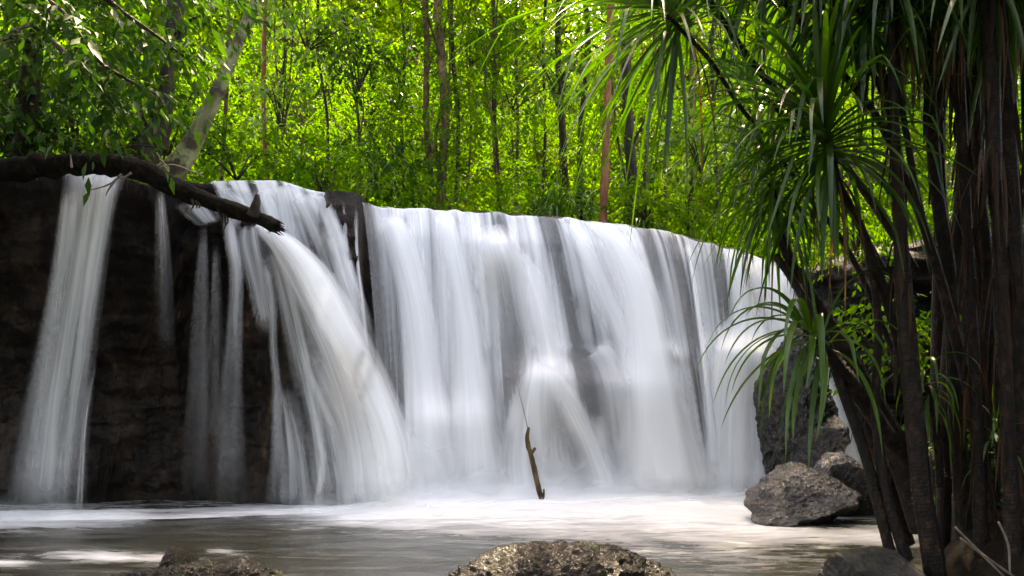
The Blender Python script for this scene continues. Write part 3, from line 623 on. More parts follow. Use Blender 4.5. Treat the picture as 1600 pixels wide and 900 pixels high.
# dead stick poking out of the foam
Ys = 8.7
st = thing('dead_stick', 'dead forked stick poking out of the foam before the curtain fall', 'stick', P(850, 790, Ys))
so = P(850, 790, Ys)
V, Fq, uv = tube_arr([P(852, 800, Ys), P(843, 770, Ys), P(832, 720, Ys), P(824, 688, Ys), P(826, 668, Ys)], [.026, .031, .027, .023, .013], 10, 40, rough=.4, seed=4, rf=14)
b = MB(); b.add(V, Fq, uv)
for q in ([(845, 785), (849, 775), (850, 764)], [(830, 708), (824, 700), (822, 692)], [(828, 712), (836, 700)]):
    V, Fq, uv = tube_arr([P(x, y, Ys) for x, y in q], [.020, .016, .008][:len(q)], 8, 12, rough=.2, seed=2, rf=14); b.add(V, Fq, uv)
b.build('stick_shaft', M['bark'], st, so)
b = MB(); V, Fq, uv = tube_arr([P(825, 672, Ys), P(818, 640, Ys + .02), P(808, 600, Ys + .1), P(803, 565, Ys + .2)], [.005, .004, .003, .002], 6, 20); b.add(V, Fq, uv)
b.build('twig', M['twig'], st, so)

# ------------------------------------------------------------------ fallen log
LY = 7.75
def log():
    pts = [(-120, 262, 20, 8.0), (0, 266, 21, 7.95), (90, 258, 21, 7.9), (170, 256, 20, 7.85), (230, 270, 19, 7.8), (290, 300, 17, 7.75), (350, 322, 15, 7.7), (400, 340, 14, 7.65), (432, 354, 12, 7.62)]
    root = thing('fallen_log', 'dark fallen log lying across the lip above the left falls', 'log', P(200, 262, 7.85))
    o = P(200, 262, 7.85); b = MB()
    V, Fq, uv = tube_arr([P(x, y, d) for x, y, r, d in pts], [r * .82 / F * d for x, y, r, d in pts], 20, 190, rough=.45, seed=6, rf=7); b.add(V, Fq, uv)
    e = P(432, 354, 7.62); ax = P(432, 354, 7.62) - P(400, 340, 7.65); ax /= np.linalg.norm(ax); rg = np.random.default_rng(2)
    for k in range(26):
        d = rg.normal(size=3); d -= ax * (d @ ax); d /= np.linalg.norm(d); p0 = e - ax * .06 + d * rg.uniform(.0, .055)
        V, Fq, uv = tube_arr([p0, p0 + ax * .05 + d * .004, p0 + ax * rg.uniform(.07, .16) + d * rg.normal() * .02], [.018, .013, .002], 5, 6); b.add(V, Fq, uv)
    b.build('log_trunk', M['bark_wet'], root, o)
    b = MB(); V, Fq, uv = tube_arr([P(396, 338, 7.62), P(400, 322, 7.6), P(402, 304, 7.6)], [.062, .042, .020], 10, 26, rough=.6, seed=3, rf=14); b.add(V, Fq, uv)
    b.build('branch_stub', M['bark_dark'], root, o)
    for x, y, l in ((345, 330, 24), (350, 332, 30), (354, 334, 20), (341, 326, 14), (300, 312, 16), (306, 314, 12), (310, 316, 10), (420, 352, 12)):
        V, Fq, uv = tube_arr([P(x, y, 7.66), P(x + 2, y + l * .6, 7.64), P(x + random.uniform(-3, 3), y + l, 7.64)], [.014, .010, .003], 6, 8); b = MB(); b.add(V, Fq, uv); b.build('hanging_root', M['bark_dark'], root, o)
    for q in ([(190, 272), (176, 285), (160, 292), (140, 297)], [(180, 281), (170, 296), (165, 306)], [(205, 270), (196, 276), (180, 279)], [(112, 262), (111, 250), (110, 240)], [(250, 262), (272, 258), (300, 268), (318, 276)], [(262, 262), (252, 250), (245, 238)]):
        V, Fq, uv = tube_arr([P(x, y, 7.6) for x, y in q], np.linspace(.012, .004, len(q)), 6, 16); b = MB(); b.add(V, Fq, uv); b.build('twig', M['twig'], root, o)
log()

# ------------------------------------------------------------------ leaves
def leaves(pos, ax, size, aspect=.52, fold=.18, rng=RNG, droop=.25, upb=.8):
    """one folded leaf (2 quads) per row of pos, along ax"""
    n = len(pos); ax = ax / (np.linalg.norm(ax, axis=1)[:, None] + 1e-9)
    up = rng.normal(size=(n, 3)) * .55; up[:, 2] += upb
    side = np.cross(ax, up); side /= np.linalg.norm(side, axis=1)[:, None] + 1e-9
    nor = np.cross(side, ax)
    s = np.asarray(size)[:, None] if np.ndim(size) else np.full((n, 1), size)
    mid = pos + ax * s * .48; tip = pos + ax * s - np.array([0, 0, 1]) * s * droop
    mid = mid - np.array([0, 0, 1]) * s * droop * .2
    Lf = mid + side * s * aspect * .5 + nor * s * fold * aspect; Rt = mid - side * s * aspect * .5 + nor * s * fold * aspect
    V = np.stack([pos, Lf, tip, mid, Rt], 1).reshape(-1, 3)
    b = np.arange(n)[:, None] * 5
    Fq = np.stack([b + [0, 3, 2, 1], b + [0, 4, 2, 3]], 1).reshape(-1, 4)
    return V, Fq
def sprays(org, dr, length, nl, size, rng, spread=.9, droop=.5, aspect=.52, jit=.03):
    """K leafy twigs; org (K,3), dr (K,3), length (K,), nl leaves each"""
    K = len(org); dr = dr / (np.linalg.norm(dr, axis=1)[:, None] + 1e-9)
    s = (np.arange(nl)[None, :] + rng.random((K, nl))) / nl
    L = np.asarray(length)[:, None]
    side = np.cross(dr, np.array([0, 0, 1.])); side /= np.linalg.norm(side, axis=1)[:, None] + 1e-6
    side = side + rng.normal(size=(K, 3)) * .25
    pos = org[:, None] + dr[:, None] * (s * L)[..., None]; pos[..., 2] -= droop * (s ** 2) * L
    pos += rng.normal(size=pos.shape) * jit
    sg = np.where(np.arange(nl) % 2, 1, -1)[None, :, None]
    ax = dr[:, None] * rng.uniform(.3, 1.0, (K, nl, 1)) + side[:, None] * sg * spread * rng.uniform(.6, 1.2, (K, nl, 1)) + rng.normal(size=(K, nl, 3)) * .28
    ax[..., 2] -= .25 + .3 * s
    sz = size * rng.uniform(.6, 1.25, (K, nl))
    V, Fq = leaves(pos.reshape(-1, 3), ax.reshape(-1, 3), sz.ravel(), aspect, rng=rng)
    tw = np.repeat(rng.random(K), nl); rn = np.clip(tw * .65 + rng.random(K * nl) * .35, 0, 1)
    return V, Fq, np.repeat(rn, 2)
def leafmesh(name, parts, mat, parent=None, origin=(0, 0, 0)):
    n = 0; Vs, Fs, Rs = [], [], []
    for V, Fq, r in parts:
        Vs.append(V); Fs.append(Fq + n); Rs.append(r); n += len(V)
    return mesh_np(name, np.vstack(Vs) - np.asarray(origin), np.vstack(Fs), mat, parent, fattr={'rnd': np.concatenate(Rs)}, smooth_=False)
def blob_sprays(rng, K, cen, rad, **k):
    d = rng.normal(size=(K, 3)); d /= np.linalg.norm(d, axis=1)[:, None]
    rr = rng.random(K) ** .45
    o = np.asarray(cen) + d * rr[:, None] * np.asarray(rad)
    dr = d * [1, 1, .4] + rng.normal(size=(K, 3)) * .5; dr[:, 2] *= .6
    return sprays(o, dr, rng.uniform(.5, 1.1, K) * k.pop('length', .5), k.pop('nl', 12), k.pop('size', .09), rng, **k)

# ------------------------------------------------------------------ saplings and forest trees (prototypes, then copies)
def lumpy_crown(seed, h0, h1, rad, nb, per, size, nl=16, length=.5):
    """clumped foliage: nb clumps up the stem between h0 and h1"""
    rng = np.random.default_rng(seed); parts = []; stems = []
    for i in range(nb):
        z = h0 + (h1 - h0) * rng.random(); a = rng.random() * 6.28; r = rad * rng.uniform(.15, 1.0) * (1 - .35 * (z - h0) / (h1 - h0 + 1e-6))
        cc = np.array([math.cos(a) * r, math.sin(a) * r, z]); rc = rad * rng.uniform(.25, .5)
        parts.append(blob_sprays(rng, per, cc, (rc, rc, rc * .45), size=size, nl=nl, length=length)); stems.append(cc)
    return parts, stems
def make_tree(name, label, cat, group, seed, height, r0, crown_from, crown_rad, nb, per, size, bark, leafm, lean=(0, 0), bend=.32):
    rng = np.random.default_rng(seed); root = thing(name, label, cat, (0, 0, 0), group)
    k = 7; zs = np.linspace(-.2, height, k)
    pts = np.stack([lean[0] * zs / height + bend * np.cumsum(rng.normal(size=k)) * .4 * (zs > 0), lean[1] * zs / height + bend * np.cumsum(rng.normal(size=k)) * .4, zs], -1)
    V, Fq, uv = tube_arr(pts, r0 * np.linspace(1.15, .35, k), 9, 44, rough=.12, seed=seed, rf=5); b = MB(); b.add(V, Fq, uv)
    parts, cs = lumpy_crown(seed + 50, crown_from, height * 1.03, crown_rad, nb, per, size)
    for c_ in cs:
        z0 = max(.3, c_[2] - .45 * math.hypot(c_[0], c_[1]) - .1); i = min(max(z0 / height, 0), 1)
        st_ = np.array([np.interp(z0, zs, pts[:, 0]), np.interp(z0, zs, pts[:, 1]), z0])
        V, Fq, uv = tube_arr([st_, (st_ + c_) / 2 + [0, 0, -.05], c_], [r0 * .35, r0 * .2, r0 * .06], 5, 9); b.add(V, Fq, uv)
    b.build('trunk', M[bark], root)
    leafmesh('crown', parts, M[leafm], root)
    return root
def dup(root, loc, rz=0, sc=1.0, label=None, group=None):
    r = root.copy(); C.objects.link(r); r.location = [float(v) for v in loc]; r.rotation_euler = (0, 0, rz); r.scale = (sc, sc, sc)
    if label: r['label'] = label
    if group: r['group'] = group
    for ch in list(root.children):
        c = ch.copy(); C.objects.link(c); c.parent = r
    return r
def place(root, px, Y, rz, sc):
    X = (px - 800) / F * Y; z = float(floor_z(np.array(X), np.array(Y))); root.location = (X, Y, z - .05); root.rotation_euler = (0, 0, rz); root.scale = (sc,) * 3

rs = random.Random(5)
saps = [make_tree('sapling', 'slender leafy sapling in the sunlit understory behind the falls', 'sapling', 'saplings in the understory behind the falls', 200 + i, 4.6 + .5 * i, .035, .4, 1.05, 22, 10, .078, 'bark', 'leaf') for i in range(5)]
n = 0
for row, (Y0, Y1, cnt, sc0) in enumerate([(12.2, 14.5, 15, .75), (15, 18, 22, 1.0), (18.5, 22, 26, 1.25)]):
    for i in range(cnt):
        px = -60 + (i + rs.uniform(.1, .9)) * 1720 / cnt; Y = rs.uniform(Y0, Y1)
        if row == 0 and px < 420: Y += 1
        src = saps[n % 5]; rz = rs.uniform(0, 6.28); sc = sc0 * rs.uniform(.8, 1.2)
        if n < 5: place(src, px, Y, rz, sc)
        else:
            X = (px - 800) / F * Y; dup(src, (X, Y, float(floor_z(np.array(X), np.array(Y))) - .05), rz, sc)
        n += 1
# taller trees that carry the canopy further back
bigs = [make_tree('forest_tree', 'tall forest tree deep in the bright greenery behind the falls', 'tree', 'tall trees deep in the background forest', 300 + i, 10 + i, .11, 3.0, 2.4, 34, 14, .125, 'bark', 'leaf_far', bend=.3) for i in range(4)]
n = 0
for i in range(34):
    px = -150 + (i + rs.uniform(.1, .9)) * 1900 / 34; Y = rs.uniform(21, 34); src = bigs[n % 4]; rz = rs.uniform(0, 6.28); sc = rs.uniform(.8, 1.25)
    if n < 4: place(src, px, Y, rz, sc)
    else:
        X = (px - 800) / F * Y; dup(src, (X, Y, float(floor_z(np.array(X), np.array(Y))) - .05), rz, sc)
    n += 1

# individually recognisable trunks behind the lip: (px base, px mid, px top, width px, Y, bark, label)
TR = [
 (632, 628, 622, 7, 14.5, 'bark_dark', 'thin dark forest trunk rising left of the pair of close trunks'),
 (664, 666, 662, 13, 13.0, 'bark', 'pale brown trunk just left of the thick knobbly trunk'),
 (694, 696, 684, 19, 12.6, 'bark', 'thick knobbly reddish brown trunk above the left part of the curtain fall'),
 (712, 716, 706, 9, 14.0, 'bark_dark', 'dark thin trunk directly right of the thick knobbly trunk'),
 (738, 736, 742, 5, 16.0, 'bark', 'very thin grey trunk between the knobbly trunk and the straight dark one'),
 (776, 772, 768, 10, 13.4, 'bark_dark', 'straight dark trunk standing alone above the middle of the falls'),
 (812, 809, 808, 7, 15.0, 'bark', 'thin brown trunk with a broken stump at its foot'),
 (850, 852, 856, 6, 15.5, 'bark_dark', 'thin dark trunk behind the grassy tuft at the lip'),
 (880, 878, 876, 13, 14.5, 'bark_dark', 'dark trunk half hidden behind the grassy tuft'),
 (906, 908, 912, 12, 15.0, 'bark_dark', 'dark straight trunk left of the leaning red trunk'),
 (936, 948, 958, 15, 12.0, 'bark_red', 'leaning reddish brown trunk standing at the river lip'),
 (984, 982, 976, 20, 13.5, 'bark_dark', 'broad dark trunk right of the leaning red trunk'),
 (1010, 1012, 1016, 8, 15.0, 'bark', 'pale thin trunk seen between hanging pandanus leaves'),
 (1042, 1040, 1046, 9, 16.0, 'bark', 'grey trunk below the drooping pandanus crown'),
 (1075, 1080, 1072, 12, 14.0, 'bark', 'brown trunk behind the long drooping pandanus leaves'),
 (1120, 1118, 1124, 8, 16.0, 'bark_dark', 'dark trunk between the drooping leaves and pandanus clump'),
 (354, 352, 356, 8, 12.2, 'bark', 'short brown stem right of the pale leaning tree'),
 (414, 412, 418, 9, 12.6, 'bark_red', 'reddish stem rising behind the upper ledge'),
 (430, 434, 440, 6, 14.0, 'bark_dark', 'dark slim stem beside the reddish one behind the ledge'),
 (520, 512, 500, 6, 15.0, 'bark_dark', 'slim dark stem behind the brown rock outcrop'),
 (575, 560, 530, 6, 14.0, 'bark_dark', 'slanting dark stem right of the brown rock outcrop'),
]
for i, (a, m_, t_, w, Y, bk, lab) in enumerate(TR):
    rng = np.random.default_rng(500 + i); z = float(floor_z(np.array((a - 800) / F * Y), np.array(Y)))
    py0 = HOR - (z - .25 - CAMZ) * F / Y; q = [P(a, py0, Y), P((a + m_) / 2 + rng.uniform(-9, 9), py0 * .72, Y), P(m_, py0 * .42, Y), P((m_ + t_) / 2 + rng.uniform(-10, 10), py0 * .15, Y), P(t_, -60, Y), P(t_ + 5, -260, Y)]
    root = thing('forest_tree', lab, 'tree', q[0]); r = w * .84 / 2 / F * Y
    b = MB(); V, Fq, uv = tube_arr(q, r * np.array([1.25, 1.0, .95, .9, .8, .6]), 12, 70, rough=.22, seed=i, rf=7); b.add(V, Fq, uv)
    parts = []
    for k in range(7):
        s = rng.uniform(.25, 1.0); p0 = crom(np.array(q), 50)[int(s * 49)]; d = np.array([rng.uniform(-1, 1), rng.uniform(-.7, .4), rng.uniform(.2, .8)]); e = p0 + d * rng.uniform(.5, 1.3)
        V, Fq, uv = tube_arr([p0, p0 + (e - p0) * .5 + [0, 0, .06], e], [r * .3, r * .18, .006], 5, 10); b.add(V, Fq, uv)
        parts.append(blob_sprays(rng, 5, e, (.4, .4, .2), size=.075, nl=16, length=.5))
    top = q[-1]; parts.append(blob_sprays(rng, 220, top + [0, -.8, .2], (2.0, 2.5, .9), size=.16, nl=12, length=.7))  # crown top enlarged out of view to keep sun off pool and falls
    b.build('trunk', M[bk], root, q[0]); leafmesh('crown', parts, M['leaf'], root, q[0])

# ------------------------------------------------------------------ masses of foliage nobody could count
def mass(name, K, fx, size, mat, seed, nl=14, length=.6):
    rng = np.random.default_rng(seed); o = fx(rng, K); dr = rng.normal(size=(K, 3)); dr[:, 2] *= .35; dr[:, 1] -= .3
    return tag(leafmesh(name, [sprays(o, dr, rng.uniform(.5, 1.2, K) * length, nl, size, rng)], M[mat]), kind='stuff')
def far(rng, K):
    Y = 24 + 18 * rng.random(K); X = rng.uniform(-.85, .85, K) * Y; z0 = floor_z(X, Y)
    h = rng.random(K) * 10; n_ = fbm(X * .45, Y * .45, (z0 + h) * .6, 3, 91)
    h = h * (1 + n_); return np.stack([X, Y, z0 + h], -1)
mass('distant_foliage', 30000, far, .19, 'leaf_far', 71, 18, 1.0)
def under(rng, K):
    c = rng.uniform(-300, 1700, K); t = rng.random(K) ** 1.3 * 9 + 1.2; Y = lipY(c) + t; X = (c - 800) / F * Y
    h = (.05 + .9 * rng.random(K) ** 2) * (.5 + .8 * (vnoise(X * .8, Y * .8, 0, 55) + 1) / 2) * (1 + t * .12); return np.stack([X, Y, floor_z(X, Y) + h], -1)
mass('undergrowth', 5200, under, .08, 'leaf', 72, 16, .42)
def rightbank(rng, K):
    Y = rng.uniform(5, 12, K); X = 2.6 + .55 * (Y - 4.5) + rng.random(K) ** 1.3 * 6; z = -.35 + .55 + .38 * np.clip(X - 2.2 - .55 * np.maximum(Y - 4.5, 0), 0, 9) ** 1.25
    z = np.where(Y > 10.8, floor_z(X, Y), z); return np.stack([X, Y, np.minimum(z, 4.2) + rng.random(K) ** 1.3 * np.interp(Y, [5, 8, 12], [.8, 2.0, 2.6])], -1)
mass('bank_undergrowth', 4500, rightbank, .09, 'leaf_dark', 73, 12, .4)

# ------------------------------------------------------------------ long strap leaves (pandanus, grassy tufts)
def straps(base, dirs, L, W, droop, rng, m=13, kink=.25):
    """vectorised strap leaves: V-section ribbons bending down under their weight"""
    n = len(base); d0 = dirs / np.linalg.norm(dirs, axis=1)[:, None]
    p = base.copy(); pts = [p.copy()]; ds = []
    L = np.asarray(L); dr = droop * rng.uniform(.6, 1.5, n); kk = rng.random(n) < kink; ks = rng.integers(m // 3, m - 3, n)
    d = d0.copy(); wob = rng.normal(size=(n, 3)) * .04
    for i in range(m):
        g = dr * (1.0 + 1.6 * i / m) / m * 1.4
        d = d + np.array([0, 0, -1.]) * g[:, None] + wob * (i / m) * .5
        hit = kk & (ks == i); d[hit] += np.array([0, 0, -1.1])
        d /= np.linalg.norm(d, axis=1)[:, None]; ds.append(d.copy()); p = p + d * (L / m)[:, None]; pts.append(p.copy())
    pts = np.stack(pts, 1); ds = np.stack(ds + [ds[-1]], 1)
    side0 = np.cross(d0, [0, 0, 1.]); bad = np.linalg.norm(side0, axis=1) < .15; side0[bad] = rng.normal(size=(bad.sum(), 3))
    side = side0[:, None] - ds * (side0[:, None] * ds).sum(-1, keepdims=True); side /= np.linalg.norm(side, axis=-1, keepdims=True) + 1e-9
    nor = np.cross(side, ds)
    s = np.linspace(0, 1, m + 1); w = np.minimum(1, .55 + 2.2 * s) * (1 - s ** 2.6) ** .9 + .02
    W = np.asarray(W)[:, None, None] * w[None, :, None] * .5
    Lf = pts + side * W + nor * W * .45; Rt = pts - side * W + nor * W * .45
    V = np.stack([Lf, pts, Rt], 2).reshape(-1, 3)
    uv = np.stack([np.broadcast_to([0, .5, 1.], (n, m + 1, 3)), np.broadcast_to(s[None, :, None], (n, m + 1, 3))], -1).reshape(-1, 2)
    g = grid_faces(m + 1, 3); Fq = (g[None] + np.arange(n)[:, None, None] * (m + 1) * 3).reshape(-1, 4)
    return V, Fq, uv, np.repeat(rng.random(n), len(g))
def rosette_dirs(rng, n, axis, el0, el1, azr=None):
    """directions about axis: el from the axis (deg)"""
    ax = np.asarray(axis, float); ax /= np.linalg.norm(ax); a = np.cross(ax, [0.2, 1, .1]); a /= np.linalg.norm(a); b = np.cross(ax, a)
    th = np.arange(n) * 2.39996 + rng.random(n) * .5; el = np.radians(np.linspace(el0, el1, n) + rng.normal(size=n) * 5)
    return (ax * np.cos(el)[:, None] + (a * np.cos(th)[:, None] + b * np.sin(th)[:, None]) * np.sin(el)[:, None]), el
def crown_mb(seed, cen, axis, n, L, W, droop, el=(12, 115), m=13, kink=.25):
    rng = np.random.default_rng(seed); d, e = rosette_dirs(rng, n, axis, *el); ax = np.asarray(axis, float) / np.linalg.norm(axis)
    base = np.asarray(cen) + ax * (.10 - .22 * np.linspace(0, 1, n))[:, None] + d * .02
    return straps(base, d, L * rng.uniform(.7, 1.1, n), W * rng.uniform(.8, 1.15, n), droop, rng, m, kink)
def spiny_stem(pts, rad, seed, nseg=10):
    """ringed stem with short thorns"""
    n = 120; V, Fq, uv = tube_arr(pts, rad, nseg, n, rough=.12, seed=seed, rf=14)
    b = MB(); b.add(V, Fq, uv)
    rng = np.random.default_rng(seed); pr = crom(np.hstack([np.asarray(pts, float), np.asarray(rad)[:, None]]), 400); k = 300
    i = rng.integers(0, 399, k); p = pr[i, :3]; r = pr[i, 3:4]; ax = pr[np.minimum(i + 1, 399), :3] - p; ax /= np.linalg.norm(ax, axis=1)[:, None] + 1e-9
    d = rng.normal(size=(k, 3)); d -= ax * (d * ax).sum(1, keepdims=True); d /= np.linalg.norm(d, axis=1)[:, None]
    s = np.cross(ax, d); h = rng.uniform(.006, .014, (k, 1)); tipp = p + d * (r + h); q = .0035
    T = np.stack([p + d * r * .9 + ax * q, p + d * r * .9 + s * q, tipp, p + d * r * .9 - s * q], 1).reshape(-1, 3)
    b.add(T, np.arange(4 * k).reshape(-1, 4), np.zeros((4 * k, 2)), np.zeros(k)); return b

def pandanus(label, path, crown=None, group=None, seed=0, dead=0, leafm='strap', skirt=0):
    """path rows (px, py, width_px, Y); crown = dict"""
    pts = [P(x, y, Y) for x, y, w, Y in path]; rad = [w * .78 / 2 / F * Y for x, y, w, Y in path]
    root = thing('pandanus', label, 'pandanus', pts[0], group); o = pts[0]
    spiny_stem(pts, rad, seed).build('stem', M['pstem'], root, o)
    if skirt:
        rng = np.random.default_rng(seed + 3); pr = crom(np.hstack([np.array(pts), np.array(rad)[:, None]]), 200); n = skirt
        i = rng.integers(20, 199, n); th = rng.random(n) * 6.28; dd = np.stack([np.cos(th), np.sin(th), 0 * th], -1)
        V, Fq, uv, r = straps(pr[i, :3] + dd * pr[i, 3:4] * 1.03, dd * .16 + rng.normal(size=(n, 3)) * .05 + [0, 0, -1.], rng.uniform(.12, .42, n), rng.uniform(.008, .03, n), .15, rng, 8, .15)
        b = MB(); b.add(V - o, Fq, uv, r); tag(b.build('loose_bark', M['skirt'], root), kind='stuff')
    tip = pts[-1]; ax = pts[-1] - pts[-2]; ax = ax / np.linalg.norm(ax)
    if crown:
        k = dict(n=60, L=.85, W=.034, droop=.9, el=(8, 125)); k.update(crown); axx = k.pop('axis', ax)
        V, Fq, uv, r = crown_mb(seed + 900, tip, axx, k['n'], k['L'], k['W'], k['droop'], k['el'], 14, k.get('kink', .25))
        b = MB(); b.add(V, Fq, uv, r); b.build('leaf_crown', M[leafm], root, o)
        if dead:
            rng = np.random.default_rng(seed + 7); d, e = rosette_dirs(rng, dead, ax, 110, 160); V, Fq, uv, r = straps(tip - ax * .22 + d * .03, d, k['L'] * rng.uniform(.5, .9, dead), np.full(dead, k['W'] * .5), 1.6, rng)
            b = MB(); b.add(V, Fq, uv, r); b.build('dead_leaves', M['dead'], root, o)
    return root

# --- crowns that show
pandanus('pandanus with a large drooping leaf crown at the top centre, on a thin pale stem',
         [(1400, 560, 12, 5.4), (1330, 400, 11, 5.2), (1240, 275, 10, 5.0), (1185, 202, 9, 4.9), (1151, 159, 9, 4.85), (1114, 101, 9, 4.8), (1078, 60, 9, 4.75), (1042, 24, 10, 4.7)],
         dict(n=120, L=1.30, W=.024, droop=.42, el=(18, 112), axis=(-.7, -.35, .42)), seed=1, dead=6)
pandanus('pandanus whose broad leaf crown spreads right of centre, below the top drooping crown',
         [(1440, 700, 22, 4.7), (1400, 520, 20, 4.5), (1352, 372, 16, 4.4), (1312, 290, 14, 4.3), (1290, 215, 14, 4.25)],
         dict(n=110, L=.88, W=.034, droop=.6, el=(6, 125)), seed=2, dead=8)
pandanus('pandanus with a dense leaf crown hanging before the right end of the falls',
         [(1420, 850, 24, 4.9), (1340, 620, 34, 4.8), (1265, 470, 26, 4.75), (1222, 375, 18, 4.7), (1205, 285, 16, 4.7)],
         dict(n=92, L=.74, W=.026, droop=.95, el=(10, 130)), seed=3, dead=6)
pandanus('small bright green pandanus crown in front of the dark leaning stem',
         [(1400, 700, 30, 4.5), (1345, 620, 34, 4.45), (1300, 560, 26, 4.4), (1272, 528, 16, 4.35)],
         dict(n=34, L=.70, W=.038, droop=.95, el=(15, 100), axis=(-.75, -.35, .45), kink=.4), seed=4, leafm='strap_bright')
pandanus('pandanus stem slanting down from the top edge into the middle crown',
         [(1520, 620, 20, 5.0), (1455, 387, 17, 4.9), (1384, 209, 14, 4.8), (1347, 152, 13, 4.8), (1296, 91, 12, 4.8), (1222, 0, 12, 4.8), (1170, -70, 12, 4.8)],
         dict(n=60, L=.8, W=.034, droop=.8), seed=5)
pandanus('dark pandanus stem slanting behind the drooping crown to the top edge',
         [(1430, 420, 15, 5.3), (1330, 270, 15, 5.2), (1242, 172, 14, 5.1), (1178, 101, 14, 5.1), (1107, 0, 14, 5.0), (1060, -70, 14, 5.0)],
         dict(n=60, L=.8, W=.034, droop=.8), seed=6)
pandanus('pandanus with a leaf crown cut by the top edge, leftmost of the upright stems',
         [(1402, 600, 18, 4.6), (1404, 400, 16, 4.5), (1397, 297, 14, 4.5), (1391, 169, 14, 4.5), (1370, 84, 14, 4.45), (1345, 12, 14, 4.4)],
         dict(n=70, L=.78, W=.034, droop=.9), seed=7, dead=8)
pandanus('small pandanus with a short green crown low among the dark stems',
         [(1470, 760, 16, 4.6), (1462, 660, 15, 4.5), (1448, 600, 12, 4.4)], dict(n=24, L=.42, W=.022, droop=1.5, el=(20, 150)), seed=8, leafm='strap')
pandanus('tiny pandanus with upright leaves beside the rightmost stems',
         [(1562, 760, 14, 4.3), (1560, 720, 10, 4.3), (1558, 690, 8, 4.3)], dict(n=14, L=.26, W=.022, droop=.8, el=(10, 80)), seed=9, leafm='strap_bright')
pandanus('pandanus with a thin leaned stem and leaf crown between the top and middle crowns',
         [(1380, 420, 13, 5.6), (1300, 280, 12, 5.5), (1240, 200, 11, 5.4), (1195, 150, 10, 5.4)],
         dict(n=70, L=.9, W=.026, droop=.8, el=(8, 120)), seed=10, dead=4)
pandanus('pandanus crown fanned out at the top edge right of the drooping one',
         [(1420, 300, 13, 4.9), (1380, 150, 12, 4.8), (1330, 60, 12, 4.7), (1290, -20, 11, 4.6)],
         dict(n=80, L=.9, W=.032, droop=.7, el=(8, 125)), seed=11)
# --- stems whose crowns are above the frame
S = [
 ('slim pandanus stem meeting the slab, leftmost at the bottom', [(1392, 868, 22, 4.3), (1350, 705, 21, 4.35), (1316, 610, 19, 4.4), (1285, 520, 20, 4.5), (1240, 440, 16, 4.6), (1212, 400, 14, 4.7)]),
 ('pandanus stem just right of the leftmost bottom one', [(1418, 876, 24, 4.25), (1385, 770, 22, 4.3), (1368, 640, 18, 4.35), (1372, 500, 15, 4.4), (1350, 372, 14, 4.5), (1309, 280, 13, 4.6), (1280, 100, 12, 4.7), (1275, -70, 12, 4.7)]),
 ('thickest pandanus stem, straight and brown, left in the dark clump', [(1462, 900, 44, 4.1), (1440, 760, 38, 4.1), (1424, 600, 37, 4.1), (1414, 480, 34, 4.1), (1408, 387, 28, 4.1), (1403, 280, 22, 4.15), (1396, 140, 17, 4.2), (1390, -70, 15, 4.2)]),
 ('black thorny pandanus stem with a slight kink at mid height', [(1560, 880, 26, 4.5), (1519, 640, 22, 4.5), (1473, 450, 20, 4.45), (1440, 340, 16, 4.4), (1421, 236, 13, 4.4), (1404, 118, 12, 4.4), (1402, -70, 12, 4.4)]),
 ('broad brown pandanus stem behind the kinked black stem', [(1510, 900, 34, 4.6), (1495, 640, 31, 4.6), (1483, 440, 30, 4.6), (1462, 280, 26, 4.6), (1450, 100, 22, 4.6), (1446, -70, 20, 4.6)]),
 ('upright stem with loose bark in the middle of the dark clump', [(1535, 900, 30, 4.3), (1524, 600, 22, 4.3), (1507, 280, 21, 4.3), (1498, 100, 22, 4.3), (1494, -70, 22, 4.3)]),
 ('dark stem crossing right of the loose bark one', [(1528, 900, 26, 4.9), (1533, 600, 22, 4.9), (1543, 422, 20, 4.9), (1529, 280, 20, 4.9), (1522, 90, 21, 4.9), (1518, -70, 21, 4.9)]),
 ('brown stem third from the right edge of the clump', [(1585, 900, 34, 4.0), (1572, 600, 26, 4.0), (1563, 380, 24, 4.0), (1554, 280, 28, 4.0), (1548, 0, 32, 4.0), (1546, -70, 32, 4.0)]),
 ('heavy stem second from the right edge of the photo', [(1612, 900, 36, 4.2), (1596, 600, 30, 4.2), (1580, 320, 34, 4.2), (1572, 180, 34, 4.2), (1556, 20, 34, 4.2), (1552, -70, 34, 4.2)]),
 ('dark stem running down the right edge of the photo', [(1640, 900, 40, 4.3), (1628, 600, 34, 4.3), (1612, 320, 26, 4.3), (1604, 100, 22, 4.3), (1602, -70, 22, 4.3)]),
 ('thick dark leaning stem with leaf sheaths behind the small bright crown', [(1440, 830, 44, 4.7), (1400, 700, 48, 4.7), (1352, 610, 46, 4.7), (1306, 530, 40, 4.7), (1268, 460, 22, 4.7), (1250, 420, 12, 4.7)]),
]
for i, (lab, path) in enumerate(S):
    top = path[-1][1] < 0
    pandanus(lab, path, dict(n=46, L=.85, W=.034, droop=.9) if top else None, seed=40 + i, skirt=[0, 0, 40, 0, 40, 60, 0, 50, 40, 30, 40][i])
GL = 'dark pandanus stem deep in the shaded clump at the right'
rr = random.Random(3)
for i in range(11):
    x = 1466 + i * 14 + rr.uniform(-5, 5); Y = rr.uniform(4.9, 6.2); l = rr.uniform(-22, 22); w = rr.uniform(14, 28)
    pandanus(GL, [(x + l * .4, 880, w * 1.1, Y), (x, 560, w, Y), (x - l, 260, w * .85, Y), (x - l * 1.2, -60, w * .8, Y)], dict(n=40, L=.95, W=.036, droop=.9), 'stems deep in the shaded pandanus clump', seed=80 + i, skirt=30 if i % 2 else 0)
